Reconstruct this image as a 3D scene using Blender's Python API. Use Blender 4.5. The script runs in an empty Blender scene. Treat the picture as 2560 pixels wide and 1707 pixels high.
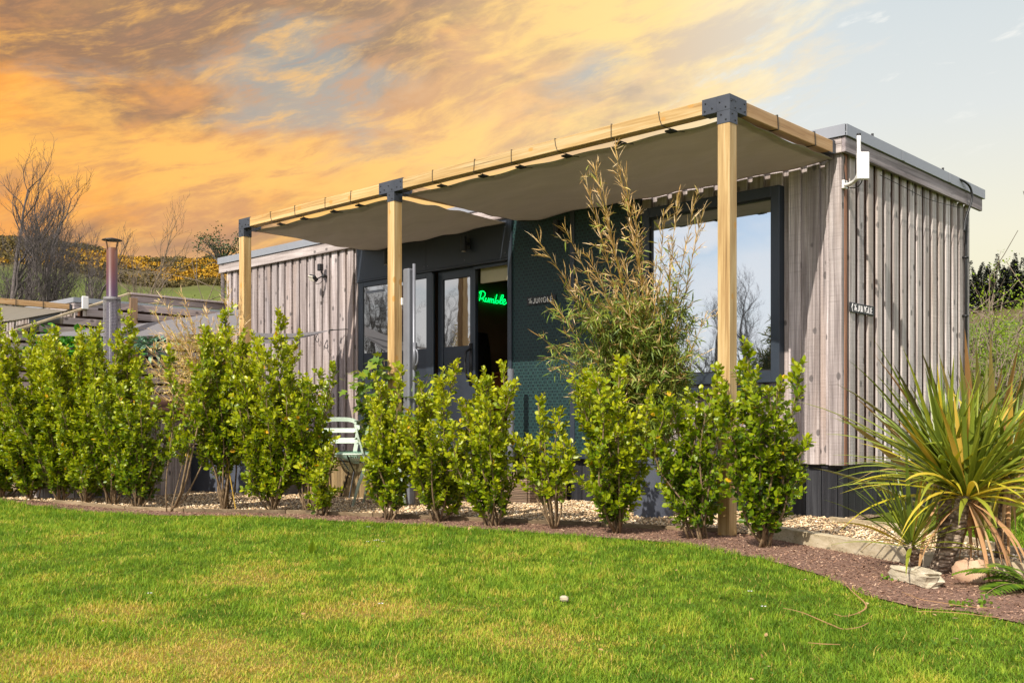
import bpy, math, random
import numpy as np
from math import sin, cos, pi, radians, sqrt, atan2
from mathutils import Vector, Matrix

random.seed(7); RNG = np.random.default_rng(7)
SC = bpy.context.scene
COL = SC.collection

# ------------------------------------------------------------------ camera
FOC, HOR, YAW, CZ = 2529.0, 1060.0, radians(43.45), 0.80
CX, CY = 3.790, -7.980
Rv = np.array([cos(YAW), sin(YAW)]); Fv = np.array([-sin(YAW), cos(YAW)])
cam = bpy.data.cameras.new('camera'); camo = bpy.data.objects.new('camera', cam); COL.objects.link(camo)
cam.sensor_width = 36; cam.lens = FOC/2560*36
cam.shift_y = (HOR-853.5)/2560
cam.clip_start = .05; cam.clip_end = 3000
camo.location = (CX, CY, CZ); camo.rotation_euler = (radians(90), 0, YAW)
SC.camera = camo
SC.view_settings.view_transform = 'Standard'; SC.view_settings.look = 'None'
SC.view_settings.gamma = 1; SC.view_settings.exposure = 0.30

# ------------------------------------------------------------------ node helpers
class NT:
    def __init__(s, nt): s.nt = nt; nt.nodes.clear()
    def n(s, typ, ins=None, **props):
        nd = s.nt.nodes.new(typ)
        for k, v in props.items(): setattr(nd, k, v)
        for k, v in (ins or {}).items():
            sock = nd.inputs[k]
            if hasattr(v, 'is_output') or isinstance(v, bpy.types.NodeSocket): s.nt.links.new(v, sock)
            elif v is not None:
                try: sock.default_value = v
                except Exception: sock.default_value = tuple(v)+(1,) if len(v) == 3 else v
        return nd
    def m(s, op, a, b=None, c=None, clamp=False):
        nd = s.n('ShaderNodeMath', operation=op, use_clamp=clamp)
        for i, v in enumerate((a, b, c)):
            if v is None: continue
            if isinstance(v, (int, float)): nd.inputs[i].default_value = v
            else: s.nt.links.new(v, nd.inputs[i])
        return nd.outputs[0]
    def mix(s, f, a, b, blend='MIX'):
        nd = s.n('ShaderNodeMix', data_type='RGBA', blend_type=blend)
        for i, v in ((0, f), (6, a), (7, b)):
            if isinstance(v, (int, float)): nd.inputs[i].default_value = v
            elif isinstance(v, (tuple, list)): nd.inputs[i].default_value = tuple(v)+((1,) if len(v) == 3 else ())
            else: s.nt.links.new(v, nd.inputs[i])
        return nd.outputs[2]
    def noise(s, vec, scale, detail=4, rough=.55, dist=0, out=0):
        nd = s.n('ShaderNodeTexNoise', {'Scale': scale, 'Detail': detail, 'Roughness': rough, 'Distortion': dist})
        if vec is not None: s.nt.links.new(vec, nd.inputs['Vector'])
        return nd.outputs[out]
    def ramp(s, f, stops, interp='LINEAR'):
        nd = s.n('ShaderNodeValToRGB', {'Fac': f}); r = nd.color_ramp; r.interpolation = interp
        while len(r.elements) < len(stops): r.elements.new(.5)
        for e, (p, c) in zip(r.elements, stops):
            e.position = p; e.color = (c, c, c, 1) if isinstance(c, (int, float)) else tuple(c)+(1,)
        return nd.outputs[0]
    def mapr(s, v, a, b, c=0, d=1, smooth=False):
        nd = s.n('ShaderNodeMapRange', {'Value': v, 'From Min': a, 'From Max': b, 'To Min': c, 'To Max': d})
        if smooth: nd.interpolation_type = 'SMOOTHSTEP'
        return nd.outputs[0]
    def scalev(s, vec, sc):
        nd = s.n('ShaderNodeMapping', {'Vector': vec, 'Scale': sc}); return nd.outputs[0]
    def comb(s, x, y, z):
        nd = s.n('ShaderNodeCombineXYZ')
        for i, v in enumerate((x, y, z)):
            if isinstance(v, (int, float)): nd.inputs[i].default_value = v
            else: s.nt.links.new(v, nd.inputs[i])
        return nd.outputs[0]
    def attr(s, name='rnd'): return s.n('ShaderNodeAttribute', attribute_name=name).outputs['Fac']

# ------------------------------------------------------------------ world
SUN_EL, SUN_AZ = 42.4, 11.0        # azimuth measured from -Y towards +X
wd = bpy.data.worlds.new('World'); SC.world = wd; wd.use_nodes = True
w = NT(wd.node_tree)
sky = w.n('ShaderNodeTexSky', sky_type='NISHITA', sun_disc=False, sun_elevation=radians(SUN_EL))
sky.sun_rotation = radians(180-SUN_AZ)
sky.air_density = 1.0; sky.dust_density = 1.5
geo = w.n('ShaderNodeTexCoord').outputs['Generated']
sp = w.n('ShaderNodeSeparateXYZ', {0: geo})
dx, dy, dz = sp.outputs
# world-fixed azimuth (0 = north-west over the cabins) and elevation
ax = w.m('ADD', w.m('MULTIPLY', dx, float(Rv[0])), w.m('MULTIPLY', dy, float(Rv[1])))
ay = w.m('ADD', w.m('MULTIPLY', dx, float(Fv[0])), w.m('MULTIPLY', dy, float(Fv[1])))
az = w.m('ARCTAN2', ax, ay)
el = w.m('ARCSINE', dz)
P = w.comb(az, el, 0.0)
# flattened cloud coordinates, streaks rising to the right, wider apart overhead
warp = w.noise(w.scalev(P, (3, 6, 1)), 1.0, 3, .5, out=1)
Pw = w.n('ShaderNodeMix', data_type='VECTOR'); w.nt.links.new(P, Pw.inputs[4])
add = w.n('ShaderNodeVectorMath', operation='ADD'); w.nt.links.new(P, add.inputs[0])
sc_ = w.n('ShaderNodeVectorMath', operation='SCALE'); sc_.inputs['Scale'].default_value = .07
sub = w.n('ShaderNodeVectorMath', operation='SUBTRACT', ); w.nt.links.new(warp, sub.inputs[0]); sub.inputs[1].default_value = (.5, .5, .5)
w.nt.links.new(sub.outputs[0], sc_.inputs[0]); w.nt.links.new(sc_.outputs[0], add.inputs[1])
PW = add.outputs[0]
rot = w.n('ShaderNodeMapping', {'Vector': PW, 'Rotation': (0, 0, radians(-17)), 'Scale': (1, 1, 1)}).outputs[0]
rotb = w.n('ShaderNodeMapping', {'Vector': PW, 'Rotation': (0, 0, radians(-8)), 'Location': (3.3, 1.7, 0)}).outputs[0]
n1 = w.noise(w.scalev(rotb, (4.2, 10.5, 1)), 1.0, 9, .60, .0)
n2 = w.noise(w.scalev(rot, (5.5, 17, 1)), 1.0, 9, .62, .1)
n3 = w.noise(w.scalev(rot, (12, 50, 1)), 1.0, 8, .66, .15)
n4 = w.noise(w.scalev(rotb, (4.6, 10.5, 3)), 1.3, 9, .58, .0)
def blob(ca, ce, ra, re_):   # soft oval patch around a direction (degrees)
    a = w.m('POWER', w.m('DIVIDE', w.m('SUBTRACT', az, radians(ca)), radians(ra)), 2.0)
    b = w.m('POWER', w.m('DIVIDE', w.m('SUBTRACT', el, radians(ce)), radians(re_)), 2.0)
    return w.m('EXPONENT', w.m('MULTIPLY', w.m('ADD', a, b), -1.0))
elr = w.mapr(el, radians(5), radians(23))
# sunlit cloud, from deep orange (left, low) to pale cream (right)
gold = w.ramp(w.mapr(az, radians(-28), radians(28)), [(0, (.90, .37, .075)), (.30, (.93, .45, .13)), (.52, (.93, .56, .25)), (.72, (.90, .72, .42)), (.86, (.76, .74, .68)), (1, (.74, .74, .71))])
bright = w.ramp(w.mapr(az, radians(-28), radians(28)), [(0, (1.0, .49, .10)), (.35, (1.0, .58, .18)), (.65, (1.0, .74, .32)), (.8, (.95, .86, .62)), (1, (.84, .84, .80))])
peach = w.ramp(w.mapr(az, radians(-28), radians(28)), [(0, (.62, .30, .12)), (.3, (.66, .34, .16)), (.6, (.70, .50, .30)), (.8, (.72, .70, .62)), (1, (.72, .74, .72))])
mauve = w.ramp(w.mapr(az, radians(-28), radians(28)), [(0, (.26, .16, .11)), (.4, (.32, .23, .17)), (.6, (.48, .38, .29)), (.82, (.62, .63, .60)), (1, (.68, .70, .68))])
blue = w.ramp(w.mapr(az, radians(-28), radians(28)), [(0, (.34, .33, .30)), (.45, (.38, .41, .40)), (.75, (.52, .55, .55)), (1, (.66, .69, .68))])
c = w.mix(w.mapr(n1, .42, .56, 0, 1, True), peach, gold)
c = w.mix(w.mapr(n2, .46, .64, 0, .92, True), c, bright)
# grey-mauve shadowed cloud: mostly high and left
mv = w.m('ADD', w.m('MULTIPLY', blob(-17, 22.0, 14, 4.8), .35), w.m('MULTIPLY', blob(-24, 9.5, 9, 2.2), .10))
mv = w.m('ADD', mv, w.m('MULTIPLY', blob(-2, 15, 12, 5), .05))
mv = w.m('ADD', mv, w.m('MULTIPLY', blob(-13, 9.5, 10, 3.4), .17))
mvm = w.mapr(w.m('ADD', n4, mv), .54, .74, 0, .90, True)
c = w.mix(mvm, c, mauve)
bl = w.m('ADD', w.m('MULTIPLY', blob(-12, 18, 6, 4.5), .26), w.m('MULTIPLY', blob(-8, 14, 2.6, 1.6), .0))
bl = w.m('ADD', bl, w.m('MULTIPLY', blob(6, 20.5, 4, 2.2), .2))
bl = w.m('ADD', bl, w.m('MULTIPLY', blob(-3, 17, 5, 4), .12))
blm = w.mapr(w.m('ADD', n1, bl), .58, .80, 0, .85, True)
c = w.mix(w.m('MULTIPLY', blm, w.mapr(az, radians(30), radians(12))), c, blue)
# glowing patches
gl = w.m('ADD', w.m('MULTIPLY', blob(-22, 13.5, 8, 2.8), .24), w.m('MULTIPLY', blob(-3, 15.5, 9, 3.4), .17))
gl = w.m('ADD', gl, w.m('MULTIPLY', blob(-14, 12, 6, 3), .06))
gl = w.m('ADD', gl, w.m('MULTIPLY', blob(6, 22.2, 8, 1.6), .32))
gl = w.m('ADD', gl, w.m('MULTIPLY', blob(-4, 12.0, 11, 2.4), .17))
glm = w.mapr(w.m('ADD', w.m('ADD', w.m('MULTIPLY', n2, .7), w.m('MULTIPLY', n3, .3)), gl), .54, .78, 0, .95, True)
c = w.mix(glm, c, bright)
# fine wisps
c = w.mix(w.m('MULTIPLY', w.mapr(n3, .48, .70, 0, .60, True), w.mapr(az, radians(26), radians(5))), c, bright)
c = w.mix(w.m('MULTIPLY', w.mapr(n3, .50, .32, 0, .62, True), w.mapr(az, radians(22), radians(0))), c, peach)
# clearing to pale sky on the right
pale = w.ramp(w.mapr(el, radians(4), radians(24)), [(0, (.86, .80, .52)), (.3, (.83, .80, .64)), (.6, (.70, .73, .71)), (1, (.58, .65, .68))])
edge = w.m('ADD', az, w.m('MULTIPLY', w.m('SUBTRACT', n3, .5), .45))
edge = w.m('SUBTRACT', edge, w.m('MULTIPLY', w.m('SUBTRACT', el, radians(16)), .45))
clr = w.mapr(edge, radians(10.5), radians(17.5), 0, 1, True)
c = w.mix(clr, c, pale)
c = w.mix(w.m('MULTIPLY', w.mapr(n3, .57, .74, 0, .6, True), w.m('MULTIPLY', clr, w.mapr(el, radians(12), radians(20)))), c, (.97, .94, .86))
# low warm band
c = w.mix(w.m('MULTIPLY', w.mapr(w.m('ADD', el, w.m('MULTIPLY', w.m('SUBTRACT', n1, .5), .22)), radians(12.5), radians(6.0), 0, .80, True), w.mapr(az, radians(8), radians(-6))), c, w.mix(w.mapr(n2, .42, .58), (.66, .34, .17), (.90, .50, .20)))
# the rest of the sky: blue with white cumulus
nish = w.n('ShaderNodeVectorMath', operation='SCALE'); w.nt.links.new(sky.outputs[0], nish.inputs[0]); nish.inputs['Scale'].default_value = .15
dplane = w.n('ShaderNodeVectorMath', operation='SCALE'); w.nt.links.new(geo, dplane.inputs[0])
w.nt.links.new(w.m('DIVIDE', 1.0, w.m('ADD', w.m('MAXIMUM', dz, 0.0), .22)), dplane.inputs['Scale'])
cn = w.noise(w.scalev(dplane.outputs[0], (1, 1, .3)), 1.5, 7, .55, .3)
cum = w.mapr(cn, .455, .57, 0, .95, True)
low = w.mapr(w.m('ADD', el, w.m('MULTIPLY', w.m('SUBTRACT', cn, .5), .55)), radians(13), radians(4), 0, .9, True)
cum = w.m('MAXIMUM', cum, low)
back = w.mix(cum, nish.outputs[0], (1.15, 1.12, 1.12))
side = w.mapr(w.m('ABSOLUTE', az), radians(40), radians(75), 0, 1, True)
high = w.mapr(el, radians(30), radians(55), 0, 1, True)
rest = w.m('MAXIMUM', side, high)
c = w.mix(1.0, c, (.90, .90, .91), 'MULTIPLY')
c = w.mix(rest, c, back)
bg = w.n('ShaderNodeBackground', {'Color': c, 'Strength': 1.0})
w.n('ShaderNodeOutputWorld', {'Surface': bg.outputs[0]})

sl = bpy.data.lights.new('sun', 'SUN'); so = bpy.data.objects.new('sun', sl); COL.objects.link(so)
sl.energy = 5.0; sl.angle = radians(.5); sl.color = (1.0, .93, .82)
e_, a_ = radians(SUN_EL), radians(SUN_AZ)
sv = Vector((sin(a_)*cos(e_), -cos(a_)*cos(e_), sin(e_)))
so.rotation_euler = sv.to_track_quat('Z', 'Y').to_euler(); so.location = (8, -20, 18)

# ------------------------------------------------------------------ survey helpers (photo pixel -> place on a real plane)
def _ray(px, py):
    r = (px-1280)/FOC; return Fv[0]+Rv[0]*r, Fv[1]+Rv[1]*r, (HOR-py)/FOC
def onY(px, py, Y=0.0):
    a, b, u = _ray(px, py); t = (Y-CY)/b; return (CX+a*t, Y, CZ+u*t)
def onX(px, py, X=0.0):
    a, b, u = _ray(px, py); t = (X-CX)/a; return (X, CY+b*t, CZ+u*t)
def onZ(px, py, Z=0.0):
    a, b, u = _ray(px, py); t = (Z-CZ)/u; return (CX+a*t, CY+b*t, Z)
def atD(px, py, t):
    a, b, u = _ray(px, py); return (CX+a*t, CY+b*t, CZ+u*t)

# ------------------------------------------------------------------ mesh builder
class MB:
    def __init__(s): s.v = []; s.f = []; s.r = []; s.mi = []; s.nv = 0
    def add(s, verts, faces, rnd=0.0, mat=0):
        verts = np.asarray(verts, dtype=np.float32).reshape(-1, 3)
        s.v.append(verts)
        arr = [np.asarray(f, dtype=np.int64)+s.nv for f in faces]
        s.f.extend(arr); k = len(arr)
        s.r.extend([rnd]*k if np.isscalar(rnd) else list(rnd)); s.mi.extend([mat]*k if np.isscalar(mat) else list(mat))
        s.nv += len(verts)
    def box(s, x0, x1, y0, y1, z0, z1, rnd=None, mat=0):
        if rnd is None: rnd = random.random()
        v = [(x, y, z) for x in (x0, x1) for y in (y0, y1) for z in (z0, z1)]
        s.add(v, [(0, 1, 3, 2), (4, 6, 7, 5), (0, 4, 5, 1), (2, 3, 7, 6), (0, 2, 6, 4), (1, 5, 7, 3)], rnd, mat)
    def obox(s, a, b, wd_, ht, up=(0, 0, 1), rnd=None, mat=0):
        a = Vector(a); b = Vector(b); d = (b-a).normalized(); up = Vector(up)
        x = d.cross(up).normalized(); y = x.cross(d).normalized()
        v = []
        for p in (a, b):
            for sx, sy in ((-1, -1), (1, -1), (1, 1), (-1, 1)): v.append(p+x*sx*wd_/2+y*sy*ht/2)
        if rnd is None: rnd = random.random()
        s.add([tuple(q) for q in v], [(0, 3, 2, 1), (4, 5, 6, 7), (0, 1, 5, 4), (1, 2, 6, 5), (2, 3, 7, 6), (3, 0, 4, 7)], rnd, mat)
    def tube(s, pts, rad, n=6, rnd=0.0, cap=True, mat=0):
        pts = np.asarray(pts, dtype=float); k = len(pts)
        rad = np.full(k, rad) if np.isscalar(rad) else np.asarray(rad)
        t = np.gradient(pts, axis=0); t /= (np.linalg.norm(t, axis=1)[:, None]+1e-12)
        ref = np.array([0, 0, 1.]) if abs(t[0][2]) < .9 else np.array([1., 0, 0])
        V = []
        u = np.cross(t[0], ref); u /= np.linalg.norm(u)
        ang = np.arange(n)*2*pi/n
        for i in range(k):
            u = u-t[i]*np.dot(u, t[i]); u /= (np.linalg.norm(u)+1e-12); w_ = np.cross(t[i], u)
            V.append(pts[i]+rad[i]*(np.cos(ang)[:, None]*u+np.sin(ang)[:, None]*w_))
        F = []
        for i in range(k-1):
            for j in range(n):
                F.append((i*n+j, i*n+(j+1) % n, (i+1)*n+(j+1) % n, (i+1)*n+j))
        if cap: F.append(tuple(range(n-1, -1, -1))); F.append(tuple((k-1)*n+j for j in range(n)))
        s.add(np.concatenate(V), F, rnd, mat)
    def lathe(s, cx, cy, prof, n=24, rnd=0.0, mat=0, cap=True):
        ang = np.arange(n)*2*pi/n; V = []
        for r, z in prof: V.append(np.stack([cx+r*np.cos(ang), cy+r*np.sin(ang), np.full(n, z)], 1))
        F = []
        for i in range(len(prof)-1):
            for j in range(n): F.append((i*n+j, i*n+(j+1) % n, (i+1)*n+(j+1) % n, (i+1)*n+j))
        if cap: F.append(tuple(range(n-1, -1, -1))); F.append(tuple((len(prof)-1)*n+j for j in range(n)))
        s.add(np.concatenate(V), F, rnd, mat)
    def grid(s, fn, nu, nv, rnd=0.0, mat=0):
        V = [fn(i/nu, j/nv) for i in range(nu+1) for j in range(nv+1)]
        F = [(i*(nv+1)+j, (i+1)*(nv+1)+j, (i+1)*(nv+1)+j+1, i*(nv+1)+j+1) for i in range(nu) for j in range(nv)]
        s.add(V, F, rnd, mat)
    def build(s, name, mats, parent=None, bevel=0, smooth=False):
        me = bpy.data.meshes.new(name)
        V = np.concatenate(s.v)
        me.vertices.add(len(V)); me.vertices.foreach_set('co', V.ravel())
        lens = np.array([len(f) for f in s.f]); me.loops.add(int(lens.sum()))
        me.loops.foreach_set('vertex_index', np.concatenate(s.f).astype(np.int32))
        me.polygons.add(len(lens)); st = np.concatenate([[0], np.cumsum(lens)[:-1]])
        me.polygons.foreach_set('loop_start', st.astype(np.int32))
        return finish(me, name, mats, parent, np.array(s.r, dtype=np.float32), np.array(s.mi, dtype=np.int32), bevel, smooth)

def finish(me, name, mats, parent, rnd, mi, bevel, smooth, attrs=None):
    if not isinstance(mats, (list, tuple)): mats = [mats]
    for m_ in mats: me.materials.append(m_)
    if mi is not None: me.polygons.foreach_set('material_index', mi)
    me.polygons.foreach_set('use_smooth', np.full(len(me.polygons), bool(smooth)))
    me.update(calc_edges=True)
    if rnd is not None:
        a = me.attributes.new('rnd', 'FLOAT', 'FACE'); a.data.foreach_set('value', rnd.astype(np.float32))
    for k, (dom, val) in (attrs or {}).items():
        a = me.attributes.new(k, 'FLOAT', dom); a.data.foreach_set('value', val.astype(np.float32))
    me.validate()
    o = bpy.data.objects.new(name, me); COL.objects.link(o)
    if parent: o.parent = parent
    if bevel:
        b = o.modifiers.new('bevel', 'BEVEL'); b.width = bevel; b.segments = 1; b.limit_method = 'ANGLE'
    return o

def instmesh(name, tv, tf, pos, X, Y, Z, mats, parent=None, rnd=None, smooth=False, attrs=None):
    """many small copies of a template (verts tv, equal-length faces tf) merged in ONE mesh; X,Y,Z are per-copy axes (already scaled)"""
    tv = np.asarray(tv, float); tf = np.asarray(tf); n = len(pos); k = len(tv)
    V = pos[:, None, :]+tv[None, :, 0:1]*X[:, None, :]+tv[None, :, 1:2]*Y[:, None, :]+tv[None, :, 2:3]*Z[:, None, :]
    F = tf[None]+(np.arange(n)*k)[:, None, None]
    me = bpy.data.meshes.new(name)
    me.vertices.add(n*k); me.vertices.foreach_set('co', V.astype(np.float32).ravel())
    nf, fl = tf.shape
    me.loops.add(n*nf*fl); me.loops.foreach_set('vertex_index', F.astype(np.int32).ravel())
    me.polygons.add(n*nf); me.polygons.foreach_set('loop_start', (np.arange(n*nf)*fl).astype(np.int32))
    if rnd is None: rnd = RNG.random(n)
    at = {}
    for kk, val in (attrs or {}).items(): at[kk] = ('FACE', np.repeat(val, nf))
    return finish(me, name, mats, parent, np.repeat(rnd, nf), None, 0, smooth, at)

def tag(o, label, cat, group=None, kind=None):
    if label: o['label'] = label
    if cat: o['category'] = cat
    if group: o['group'] = group
    if kind: o['kind'] = kind
    return o
def thing(name, label, cat, loc=(0, 0, 0), group=None):
    o = bpy.data.objects.new(name, None); COL.objects.link(o); o.location = loc
    o.empty_display_size = .1
    return tag(o, label, cat, group)
def keep(o, parent):
    """parent without moving"""
    o.parent = parent; o.matrix_parent_inverse = Matrix.Translation(-Vector(parent.location)); return o
def copy_tree(o, parent=None):
    c_ = o.copy(); COL.objects.link(c_); c_.parent = parent
    for ch in list(o.children): copy_tree(ch, c_)
    return c_

# ------------------------------------------------------------------ materials
def newmat(name):
    m_ = bpy.data.materials.new(name); m_.use_nodes = True; return m_, NT(m_.node_tree)
def pbr(t, col, rough=.6, spec=.5, bump=None, bstr=.3, metal=0.0, dist=.01, extra=None):
    ins = {'Base Color': col, 'Roughness': rough, 'Metallic': metal, 'Specular IOR Level': spec}
    ins.update(extra or {})
    if isinstance(col, tuple): ins['Base Color'] = tuple(col)+(1,)
    p = t.n('ShaderNodeBsdfPrincipled', ins)
    if bump is not None:
        b = t.n('ShaderNodeBump', {'Height': bump, 'Strength': bstr, 'Distance': dist}); t.nt.links.new(b.outputs[0], p.inputs['Normal'])
    return p
def out(t, sh): t.n('ShaderNodeOutputMaterial', {'Surface': sh.outputs[0] if hasattr(sh, 'outputs') else sh})
def simple(name, col, rough=.6, spec=.5, metal=0.0, var=.12, nscale=6, bstr=.05):
    m_, t = newmat(name); co = t.n('ShaderNodeTexCoord').outputs['Object']
    nz = t.noise(co, nscale, 5, .6)
    col2 = tuple(x*(1-var*1.6) for x in col); col3 = tuple(min(1, x*(1+var)) for x in col)
    cc = t.mix(t.mapr(nz, .3, .7), col2, col3)
    out(t, pbr(t, cc, t.mapr(nz, .3, .7, rough*.88, min(1, rough*1.15)), spec, t.noise(co, nscale*12, 3), bstr, metal, .004)); return m_

def wood(name, axis, base, dark, hi, grain=1.0, knot=.6, saw=0.0, rough=.75, streak=.6, bumpk=.35, knotcol=None, warm=None):
    """axis: grain direction 0/1/2"""
    m_, t = newmat(name); co = t.n('ShaderNodeTexCoord').outputs['Object']
    r = t.attr()
    off = t.comb(t.m('MULTIPLY', r, 37.0), t.m('MULTIPLY', r, 53.0), t.m('MULTIPLY', r, 71.0))
    ad = t.n('ShaderNodeVectorMath', operation='ADD'); t.nt.links.new(co, ad.inputs[0]); t.nt.links.new(off, ad.inputs[1]); v = ad.outputs[0]
    def st(a, b): s_ = [a, a, a]; s_[axis] = b; return tuple(s_)
    g1 = t.noise(t.scalev(v, st(22*grain, .9)), 1.0, 6, .6, .4)
    g2 = t.noise(t.scalev(v, st(110*grain, 2.2)), 1.0, 4, .6, .2)
    g3 = t.noise(t.scalev(v, st(5, .7)), 1.0, 4, .5)
    cc = t.ramp(t.m('ADD', t.m('MULTIPLY', g1, .62), t.m('MULTIPLY', g2, .38)), [(.36, dark), (.5, base), (.62, hi)])
    cc = t.mix(t.mapr(g3, .35, .7, 0, streak), cc, tuple(x*.62 for x in base))
    # board to board variation
    cc = t.mix(1.0, cc, t.ramp(r, [(0, (.66, .65, .66)), (.35, (1.0, .98, .96)), (.7, (1.14, 1.11, 1.10)), (1, (.80, .76, .73))]), 'MULTIPLY')
    if warm:
        cc = t.mix(t.mapr(t.noise(t.scalev(v, st(3, .35)), 1.0, 3), .52, .72, 0, .6), cc, warm)
    # knots
    vo = t.n('ShaderNodeTexVoronoi', {'Scale': 1.0, 'Randomness': 1.0}, feature='F1'); t.nt.links.new(t.scalev(v, st(9, 5.6)), vo.inputs['Vector'])
    kd = t.m('ADD', vo.outputs['Distance'], t.m('MULTIPLY', t.m('SUBTRACT', g1, .5), .16))
    sel = t.m('GREATER_THAN', t.n('ShaderNodeSeparateColor', {0: vo.outputs['Color']}).outputs[0], 1-knot)
    kn = t.m('MULTIPLY', t.mapr(kd, .215, .135, 0, 1, True), sel)
    cc = t.mix(t.m('MULTIPLY', kn, .85), cc, knotcol or tuple(x*.28 for x in base))
    ck_ = t.noise(t.scalev(v, st(70*grain, .8)), 1.0, 3, .55); ckm = t.mapr(ck_, .635, .70, 0, 1); cc = t.mix(t.m('MULTIPLY', ckm, .75), cc, tuple(x*.35 for x in dark))
    b = t.m('ADD', t.m('MULTIPLY', g2, .6), t.m('MULTIPLY', g1, .6)); b = t.m('SUBTRACT', b, t.m('MULTIPLY', kn, .4))
    if saw:
        sw = t.noise(t.scalev(v, st(3, 75)), 1.0, 2, .7)
        b = t.m('ADD', b, t.m('MULTIPLY', sw, saw)); cc = t.mix(t.mapr(sw, .5, .75, 0, .22), cc, dark)
    out(t, pbr(t, cc, rough, .3, b, bumpk, 0, .006)); return m_

M = {}
M['clad_z'] = wood('weathered_board', 2, (.375, .326, .320), (.165, .136, .132), (.62, .560, .555), 1.0, .80, .6, warm=(.42, .31, .25), bumpk=.9)
M['clad_side'] = wood('light_lifted_side_board', 2, (.48, .435, .415), (.25, .21, .195), (.74, .69, .675), 1.0, .80, .6, warm=(.52, .41, .34), bumpk=.9)  # cladding wood again, paler: stronger light on the side wall put into its silver-grey
M['clad_x'] = wood('weathered_fascia_x', 0, (.385, .335, .32), (.19, .155, .145), (.56, .505, .49), 1.0, .8, .3, bumpk=.4)
M['clad_y'] = wood('weathered_fascia_y', 1, (.34, .29, .30), (.18, .15, .15), (.50, .45, .46), 1.0, .5, .3, bumpk=.4)
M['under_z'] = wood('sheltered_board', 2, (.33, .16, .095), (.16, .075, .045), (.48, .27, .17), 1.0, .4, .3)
M['pine_x'] = wood('pine_beam_x', 0, (.58, .38, .155), (.38, .21, .07), (.72, .53, .28), .8, .75, 0, .6, .25, .12, (.46, .24, .06))
M['pine_y'] = wood('pine_beam_y', 1, (.56, .35, .17), (.40, .22, .09), (.68, .47, .26), .8, .4, 0, .6, .25, .12, (.40, .20, .06))
M['pine_z'] = wood('pine_post', 2, (.58, .39, .17), (.36, .21, .08), (.74, .56, .30), .8, .75, 0, .6, .22, .12, (.48, .25, .06))
M['deck_wood'] = wood('deck_timber', 2, (.34, .24, .12), (.20, .13, .06), (.44, .33, .18), 1.2, .3)
M['deck_x'] = wood('deck_boards', 0, (.27, .19, .13), (.16, .10, .065), (.36, .27, .2), 1.2, .3)
M['sleeper'] = wood('sleeper_timber', 0, (.50, .42, .28), (.30, .24, .15), (.62, .54, .40), .7, .5)
M['edgew'] = wood('edging_timber', 0, (.21, .15, .085), (.12, .08, .045), (.32, .24, .15), .7, .3)
M['fence_y'] = wood('fence_slat', 1, (.42, .35, .34), (.26, .20, .19), (.54, .47, .46), .8, .5)
M['fence_z'] = wood('fence_post_wood', 2, (.32, .21, .13), (.2, .12, .07), (.42, .29, .19), .8, .5)
M['skirt'] = wood('charcoal_skirting', 2, (.030, .031, .037), (.016, .016, .02), (.052, .054, .062), 1.0, .2, 0, .55)
M['cap'] = simple('grey_capping', (.27, .28, .31), .42, .5, .15, .06, 2)
M['anth'] = simple('anthracite_frame', (.028, .037, .052), .38, .5, 0, .10, 3)
M['header'] = simple('dark_header_panel', (.022, .028, .040), .45, .5, 0, .15, 2)
M['bracket'] = simple('charcoal_bracket', (.065, .070, .085), .45, .5, .3, .12, 8)
M['black'] = simple('black_plastic', (.014, .014, .016), .5)
M['white'] = simple('white_plastic', (.74, .72, .70), .4, .5, 0, .05)
M['alu'] = simple('grey_aluminium', (.20, .205, .23), .42, .5, .3, .06)
M['pot'] = simple('slate_planter', (.085, .095, .125), .6, .35, 0, .14, 5, .12)
M['mint'] = simple('mint_plastic', (.50, .60, .49), .42, .5, 0, .05)
M['soil'] = simple('soil', (.05, .035, .025), .95, .1, 0, .3, 30, .5)
M['brown'] = simple('brown_vinyl', (.075, .035, .032), .35, .5, 0, .1, 3)
M['room'] = simple('dark_ply_wall', (.20, .125, .07), .7, .2, 0, .15, 2)
M['roomwood'] = simple('reddish_cupboard', (.50, .17, .06), .5, .3, 0, .2, 3)
M['blind'] = simple('cream_blind', (.55, .48, .32), .8, .1, 0, .05)
M['membrane'] = simple('roof_membrane', (.10, .10, .11), .8)
M['letter'] = simple('white_lettering', (.82, .80, .80), .5, .3, 0, .02)
M['rooflight'] = simple('roof_glass', (.45, .55, .60), .12, .8, 0, .05)
M['bark'] = simple('tree_bark', (.125, .105, .10), .9, .1, 0, .35, 14, .4)
M['bark_pale'] = simple('pale_bark', (.21, .16, .12), .9, .1, 0, .3, 14, .4)
M['stem'] = simple('shrub_stem', (.22, .15, .085), .8, .2, 0, .35, 40, .3)
M['rope'] = simple('dark_cord', (.02, .02, .018), .8)

def leafmat(name, stops, rough=.38, spec=.5, trans=.3, transcol=None, tipattr=False):
    m_, t = newmat(name); r = t.attr()
    cc = t.ramp(r, stops)
    co = t.n('ShaderNodeTexCoord').outputs['Object']
    cc = t.mix(t.mapr(t.noise(co, 3.0, 2), .35, .65, 0, .35), cc, t.mix(1.0, cc, (.62, .72, .6), 'MULTIPLY'))
    p = pbr(t, cc, rough, spec)
    tr = t.n('ShaderNodeBsdfTranslucent', {'Color': t.mix(1.0, cc, transcol or (1.5, 1.4, .5), 'MULTIPLY')})
    mx = t.n('ShaderNodeMixShader', {0: trans}); t.nt.links.new(p.outputs[0], mx.inputs[1]); t.nt.links.new(tr.outputs[0], mx.inputs[2])
    out(t, mx); return m_
M['leaf'] = leafmat('glossy_shrub_leaf', [(0, (.035, .085, .004)), (.28, (.125, .20, .005)), (.5, (.28, .335, .006)), (.8, (.46, .45, .010)), (.97, (.58, .50, .015)), (1, (.70, .40, .02))], .36, .38, .28)
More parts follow.
